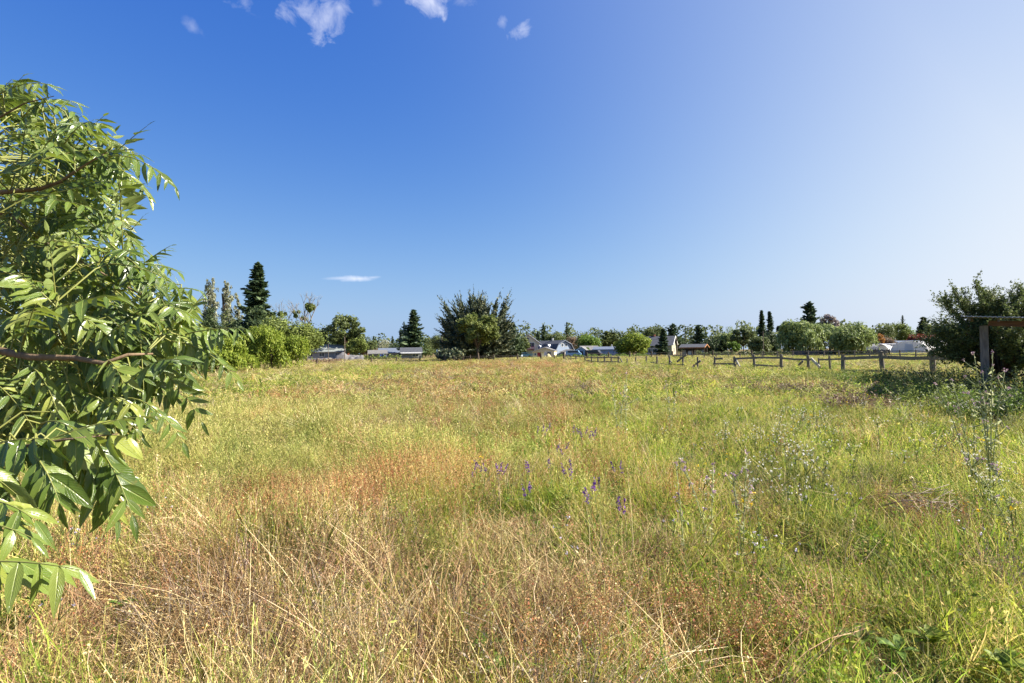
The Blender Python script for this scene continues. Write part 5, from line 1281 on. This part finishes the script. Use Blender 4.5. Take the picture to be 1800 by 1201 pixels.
for i, (px, D, h, w, key) in enumerate([(1480, 25, .75, 2.2, 'olive'), (1520, 23, .8, 2.0, 'fresh'), (1565, 22, .85, 2.2, 'olive'), (1605, 21, 1.0, 2.4, 'dark'), (1645, 19.5, 1.15, 2.4, 'dark'), (1685, 18, 1.1, 2.2, 'oak'),
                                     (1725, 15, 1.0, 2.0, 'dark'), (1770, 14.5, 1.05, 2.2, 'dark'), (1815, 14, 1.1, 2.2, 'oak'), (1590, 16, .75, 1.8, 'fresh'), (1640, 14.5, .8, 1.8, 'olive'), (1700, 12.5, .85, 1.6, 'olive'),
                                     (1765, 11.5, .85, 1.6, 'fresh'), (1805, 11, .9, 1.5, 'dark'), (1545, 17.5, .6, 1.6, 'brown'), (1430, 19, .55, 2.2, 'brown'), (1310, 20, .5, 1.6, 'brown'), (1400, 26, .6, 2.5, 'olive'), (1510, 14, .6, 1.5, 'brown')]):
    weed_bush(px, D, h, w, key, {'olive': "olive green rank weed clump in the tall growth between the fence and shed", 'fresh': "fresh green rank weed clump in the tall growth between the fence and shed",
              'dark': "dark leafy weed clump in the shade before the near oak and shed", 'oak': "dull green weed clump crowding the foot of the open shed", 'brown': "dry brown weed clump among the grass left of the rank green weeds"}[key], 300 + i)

# ------------------------------------------------------------------ flowers and stalks of the meadow
PURP = m_leaf("purple_petals", (.06, .02, .12), (.13, .04, .24), (.26, .11, .38), .3); WPET = m_leaf("white_petals", (.70, .67, .62), (.80, .77, .72), (.82, .80, .76), .5)
YEL = m_leaf("yellow_petals", (.65, .40, .02), (.75, .55, .03), (.80, .68, .06), .3); PINK = m_leaf("pink_thistle_heads", (.30, .20, .22), (.45, .28, .38), (.55, .45, .45), .3)
STEM = m_leaf("green_stems", (.12, .16, .04), (.20, .24, .07), (.30, .32, .12), .3); PSTEM = m_leaf("pale_thistle_stems", (.38, .42, .20), (.50, .52, .28), (.62, .60, .38), .35)
SSTEM = m_leaf("straw_stalks", (.42, .32, .16), (.55, .43, .22), (.66, .54, .32), .2); DSTEM = m_leaf("dark_dead_stalks", (.09, .06, .04), (.16, .10, .065), (.24, .17, .11), .1)
def part_quads(name, g, C, size, mat, par, aspect=.6, D=None, up=.4):
    V, F, v = quads(g, C, g.normal(size=C.shape) + np.array([0, 0, up]), np.full(len(C), size), aspect, (0, 1), D); return link(name, polymesh(name, V, F, v), mat, par)
def stems_part(name, lines, mat, par, r):
    m = MB()
    for L in lines: m.tube(L, [r * (1 - .55 * i / (len(L) - 1)) for i in range(len(L))], 4)
    return m.build(name, mat, par, True)
# purple vetch: spikes where the photograph has them
VET = [([(945, 757), (955, 752), (960, 758), (966, 750)], "purple vetch with four spikes, farthest left of the taller flowering pair"), ([(1008, 754), (1016, 759), (1021, 762), (1031, 757), (1038, 763), (1043, 766), (1047, 759)], "purple vetch clump with seven crowded spikes, fullest of all"),
       ([(981, 786), (986, 792), (997, 785)], "purple vetch with three spikes just in front of the fullest clump"), ([(833, 828), (839, 817), (853, 823)], "purple vetch with three short spikes, leftmost in the meadow"),
       ([(873, 823), (880, 822), (889, 824)], "purple vetch with three spikes near the leftmost vetch"), ([(925, 819), (929, 822)], "purple vetch pair of spikes beside the tall pale grass stalk"),
       ([(1003, 818), (1002, 830), (990, 824), (965, 812)], "purple vetch of scattered spikes in the middle of the patch"), ([(1033, 868), (1030, 875), (1042, 856), (1045, 853), (1053, 850)], "purple vetch with five spikes, in front of the scattered ones"),
       ([(1077, 820), (1091, 821)], "purple vetch pair of spikes, right of the scattered ones"), ([(921, 863), (931, 857)], "purple vetch pair of spikes low over the dark green tuft"), ([(1088, 886), (1098, 889)], "purple vetch pair of spikes, nearest to the viewer")]
for i, (sp, lab) in enumerate(VET):
    g = np.random.RandomState(500 + i); P = [gz(x, y, .56) for x, y in sp]; o = Vector((sum(p.x for p in P) / len(P), sum(p.y for p in P) / len(P), 0))
    root = empty('vetch_plant', o, 0, lab, 'wildflower', "purple vetch in the meadow"); lines = []; Lf = []
    for p in P:
        q = p - o; s = Vector((q.x * .3 + g.normal() * .05, q.y * .3, 0)); m = s.lerp(q, .6) + Vector((g.normal() * .03, 0, .02)); lines.append([s, m, q + Vector((0, 0, -.05))])
        ax = Vector((g.normal() * .3, g.normal() * .3, 1)).normalized(); k = 34; t = g.rand(k) ** .9
        C = np.array(q)[None] + np.array(ax)[None] * ((t - .5) * .105)[:, None] + g.normal(size=(k, 3)) * (.009 * (1.1 - t * .8))[:, None]
        part_quads('flower_spike', g, C, .017, PURP, root, .55)
        for _ in range(14): f = g.rand(); Lf.append(np.array(s.lerp(m, min(1, f * 1.4))) + g.normal(size=3) * .035)
    stems_part('stem', lines, STEM, root, .003); part_quads('leaves', g, np.array(Lf), .035, LEAF['fresh'], root, .3)
# white wild radish, yellow hawkbit: a few patterns, copied
def flower_proto(name, label, cat, group, seed, h, nst, nfl, fsize, pet, spread=.16, smat=STEM, petn=5):
    g = np.random.RandomState(seed); root = empty(name, (0, 0, 0), 0, label, cat, group); lines = []; fl = []; lv = []
    for s in range(nst):
        a = g.rand() * 6.283; hh = h * g.uniform(.75, 1.05); e = Vector((math.cos(a) * spread * g.rand(), math.sin(a) * spread * g.rand(), hh)); m = e * .5 + Vector((g.normal() * .02, g.normal() * .02, .03)); lines.append([(0, 0, 0), m, e])
        for f in range(nfl):
            q = m.lerp(e, g.uniform(.5, 1.0)) + Vector((g.normal() * .045, g.normal() * .045, g.uniform(0, .06))); lines.append([m.lerp(e, .6), q]); fl.append(np.array(q))
        for _ in range(7): lv.append(np.array(Vector((0, 0, 0)).lerp(m, g.rand())) + g.normal(size=3) * .03)
    stems_part('stem', lines, smat, root, .0028); part_quads('leaves', g, np.array(lv), .05, LEAF['olive'], root, .35); [part_quads('flower', g, q + g.normal(size=(petn, 3)) * fsize * .35, fsize, pet, root, .8, up=.8) for q in fl]; return root
fr = np.random.RandomState(31)
def strew(protos, spots):
    for i, (px, py, z, s) in enumerate(spots):
        p = protos[i % len(protos)]; o = p if i < len(protos) else copy_tree(p)
        q = gz(px, py, z); o.location = (q.x, q.y, 0); o.rotation_euler = (0, 0, fr.uniform(0, 6.28)); o.scale = (s, s, s)
rad = [flower_proto('radish_plant', "white-flowered wild radish among the green grass on the right", 'wildflower', "white wild radish in the meadow", 600 + i, .58, 3, 3, .012, WPET) for i in range(4)]
sp = [(fr.normal(1440, 95), fr.uniform(715, 800)) for _ in range(38)] + [(fr.uniform(1690, 1800), fr.uniform(760, 870)) for _ in range(7)] + [(fr.normal(1360, 60), fr.uniform(800, 840)) for _ in range(10)] + [(fr.uniform(1150, 1700), fr.uniform(690, 760)) for _ in range(16)]
strew(rad, [(x, y, .55, fr.uniform(.8, 1.05)) for x, y in sp])
lil = [flower_proto('radish_plant', "pale lilac wild radish with sparse flowers in the dry grass", 'wildflower', "lilac wild radish in the meadow", 620 + i, .5, 2, 2, .012, m_leaf("lilac_petals", (.52, .45, .58), (.64, .57, .70), (.72, .67, .76), .35) if i == 0 else bpy.data.materials["lilac_petals"]) for i in range(2)]
strew(lil, [(x, y, .5, 1.0) for x, y in [(1460, 850), (1475, 858), (1420, 868), (1205, 895), (1330, 935), (1370, 930), (1335, 945), (1000, 935), (1005, 900), (130, 905), (120, 930), (55, 1050), (150, 870), (300, 870), (1180, 700), (1235, 775), (1195, 800), (1690, 905)]])
yel = [flower_proto('hawkbit_plant', "small yellow hawkbit flowers on thin stems in the grass", 'wildflower', "yellow hawkbit in the meadow", 640 + i, .52, 3, 1, .018, YEL, .12) for i in range(3)]
strew(yel, [(x, y, .55, fr.uniform(.8, 1.2)) for x, y in [(848, 797), (855, 792), (1220, 661), (1222, 666), (1505, 660), (1500, 664), (1515, 690), (1440, 722), (1470, 730), (1450, 742), (1425, 735), (1280, 775), (1228, 805), (1730, 765), (1735, 768), (1336, 868), (1700, 850), (1785, 860), (1790, 875), (1490, 700), (1210, 655), (1405, 745), (1345, 760)]])
# pale thistles standing clear of the grass
def thistle(px, D, h, spread, nst, label, seed, lean=0.0, stem=PSTEM, head=PINK, hs=.019, r=.006, name='thistle', cat='thistle', group="tall stalks in the meadow"):
    g = np.random.RandomState(seed); b = gp(px, D); root = empty(name, b, 0, label, cat, group); lines = []; hd = []; lv = []
    for s in range(nst):
        e = Vector((lean * h + spread * (s / max(1, nst - 1) - .5) * 2 if nst > 1 else lean * h, g.normal() * .06, h * (1 - .28 * g.rand() * (nst > 1)))); m1 = Vector((e.x * .28, e.y * .3, e.z * .4)); m2 = Vector((e.x * .62, e.y * .7, e.z * .74)); lines.append([(0, 0, 0), m1, m2, e]); hd.append(np.array(e))
        for k in range(4):
            f = g.uniform(.45, .95); o = m1.lerp(e, (f - .4) / .6); q = o + Vector((g.normal() * .07, g.normal() * .05, g.uniform(.05, .14))) * (h / 1.4); lines.append([o, o.lerp(q, .5) + Vector((0, 0, -.01)), q]); hd.append(np.array(q))
        for k in range(34): f = g.rand(); lv.append(np.array((Vector((0, 0, 0)).lerp(m1, f / .45) if f < .45 else m1.lerp(m2, (f - .45) / .35)) if f < .8 else np.array(m2.lerp(e, (f - .8) / .2))) + g.normal(size=3) * .012)
    stems_part('stem', lines, stem, root, r); part_quads('leaves', g, np.array(lv), .055 * h, stem, root, .22)
    for q in hd: part_quads('flower_head', g, q + g.normal(size=(9, 3)) * hs * .42, hs, head, root, .6)
    return root
thistle(1742, 6.2, 1.56, .16, 4, "tallest pale thistle with four stems, standing before the shed post", 700, r=.008)
thistle(1712, 6.4, 1.30, .20, 3, "pale thistle leaning outward, left of the tallest thistle", 701, -.15, r=.008)
thistle(1250, 4.3, .92, .10, 2, "pale grey-green thistle with two nodding stems in the dry grass", 702, -.1, r=.005)
thistle(1306, 4.2, .95, .06, 2, "pale grey-green thistle, right of the nodding one", 703, -.02, r=.005)
thistle(1205, 4.0, .8, .05, 1, "single-stemmed pale thistle left of the nodding one", 704, -.06, r=.005)
thistle(1088, 9.5, 1.15, .12, 2, "slim whitish thistle behind the purple vetch", 705, .02, r=.006)
thistle(1100, 9.0, 1.25, .03, 1, "slim straight thistle stalk right of the whitish thistle", 706, r=.006)
thistle(1180, 11, 1.05, .1, 2, "short whitish thistle farther back among green grass", 707)
thistle(1790, 4.4, .8, .12, 2, "long pale thistle bent across the right edge", 708, -.35, r=.006)
# single stalks: straw and dark dead ones
def stalk(px, top, D, label, mat, seed, lean, head, r=.0035):
    g = np.random.RandomState(seed); b = gp(px, D); h = pt(px, top, D).z; root = empty('grass_stalk', b, 0, label, 'stalk', "tall stalks in the meadow"); e = Vector((lean, 0, h)); m = Vector((lean * .3, 0, h * .6))
    stems_part('stem', [[(0, 0, 0), m, e]], mat, root, r); k = 26 if head else 14; t = g.rand(k); C = np.array([tuple(m.lerp(e, .55 + .5 * f)) for f in t]) + g.normal(size=(k, 3)) * (.008 if head else .02)
    part_quads('seed_head', g, C, .022, mat, root, .35, np.tile([lean, 0, 1.0], (k, 1)))
for i, (px, top, D, lab, mat, lean, hd) in enumerate([
    (884, 838, 3.9, "tall upright straw stalk right of centre in the dry grass", SSTEM, -.02, True), (1660, 840, 3.8, "arched pale straw stalk over the tangled twigs", SSTEM, -.2, True), (1292, 870, 4.0, "straw stalk with a hooked tip beside the thistles", SSTEM, .12, True),
    (1320, 660, 19, "tall dark dock stalk left of the brown weeds", DSTEM, .02, False), (1312, 672, 20, "shorter dark dock stalk next to the taller one", DSTEM, -.03, False), (802, 655, 21, "dark dead stalk alone in the middle of the field", DSTEM, -.03, False),
    (812, 668, 20, "short dark dead stalk right beside the lone one", DSTEM, .03, False), (1584, 765, 8, "dark brown stalk in the white radish patch", DSTEM, .02, False), (1605, 728, 9.5, "tall dark stalk behind the radish patch", DSTEM, -.04, False),
    (1758, 735, 7.0, "thin brown stalk rising below the pale thistles", DSTEM, -.02, False), (1398, 850, 4.6, "dark bare stalk in the right foreground grass", DSTEM, .05, False), (283, 800, 4.6, "pale forked stalk in the dry grass right of the walnut leaves", SSTEM, -.04, True),
    (665, 880, 3.8, "straw stalk in the reddish grass", SSTEM, .06, True), (1060, 960, 3.2, "leaning straw stalk in the centre foreground", SSTEM, -.16, True), (1480, 905, 3.6, "pale green-tipped straw stalk in the right foreground", SSTEM, .1, True)]):
    stalk(px, top, D, lab, mat, 800 + i, lean, hd)
TWIGM = m_leaf("weathered_twigs", (.16, .12, .085), (.26, .20, .14), (.38, .31, .23), .1)
# tangled dead branch, broad-leaved weeds
g = np.random.RandomState(900); b = gz(1610, 885, .25); root = empty('dead_branch', (b.x, b.y, 0), 0, "tangle of thin dead twigs lying in the grass on the right", 'branch'); lines = []
for i in range(26):
    a = Vector((g.uniform(.05, .35), g.normal() * .12, g.uniform(.2, .4))); e = a + Vector((-g.uniform(.2, .6), g.normal() * .2, g.normal() * .10 - .1)); lines.append([a, a.lerp(e, .5) + Vector((0, 0, g.uniform(.02, .12))), e])
stems_part('twigs', lines, TWIGM, root, .003); stems_part('branch', [[(.6, 0, .05), (.3, .05, .24), (-.1, 0, .28), (-.4, .05, .18)]], TWIGM, root, .008)
def rosette(px, py, n, L, key, label, seed):
    g = np.random.RandomState(seed); q = gz(px, py, .15); root = empty('broadleaf_weed', (q.x, q.y, 0), 0, label, 'weed', "broad-leaved weeds in the foreground"); V, F, o = [], [], 0; st = []
    for i in range(n):
        a = 6.283 * i / n + g.uniform(-.4, .4); el = g.uniform(.35, 1.1); d = Vector((math.cos(a) * math.cos(el), math.sin(a) * math.cos(el), math.sin(el))); s = d.cross(Vector((0, 0, 1))).normalized(); l = L * g.uniform(.7, 1.2); P0 = Vector((0, 0, .16)); st.append([(0, 0, 0), P0])
        for k in range(8):
            t = k / 7; c = P0 + d * l * t + Vector((0, 0, -.35 * l * t * t)); w = l * .16 * math.sin(math.pi * min(1, t * .92 + .06)) * (1 + .35 * math.sin(t * 22)); up = Vector((0, 0, w * .35)); V += [tuple(c - s * w + up), tuple(c), tuple(c + s * w + up)]
            if k: b_ = o + k * 3; F += [(b_ - 3, b_ - 2, b_ + 1, b_), (b_ - 2, b_ - 1, b_ + 2, b_ + 1)]
        o += 24
    link('leaves', polymesh('weed_leaf', np.array(V), np.array(F), g.rand(len(F))), LEAF[key], root, True); stems_part('stem', st[:1], STEM, root, .004)
for i, a in enumerate([(1640, 1135, 11, 0.161, 'lime', "bright yellow-green lobed weed in the bare patch at lower right"), (1580, 1150, 10, 0.124, 'fresh', "small green lobed weed left of the bright one"), (1515, 1130, 9, 0.124, 'olive', "dull lobed weed with upright leaves near the white blossom"), (1760, 1175, 11, 0.136, 'lime', "yellowish lobed weed in the bottom right corner"),
                       (215, 1070, 9, 0.099, 'fresh', "small dark green weed below the lowest walnut leaf"), (205, 975, 12, 0.112, 'olive', "pale olive weed beside the lowest walnut leaf"), (880, 1180, 12, 0.124, 'fresh', "leafy green weed at the bottom edge, left of the thistles"), (850, 1150, 12, 0.124, 'fresh', "leafy green weed just behind the bottom-edge one")]): rosette(*a, 950 + i)
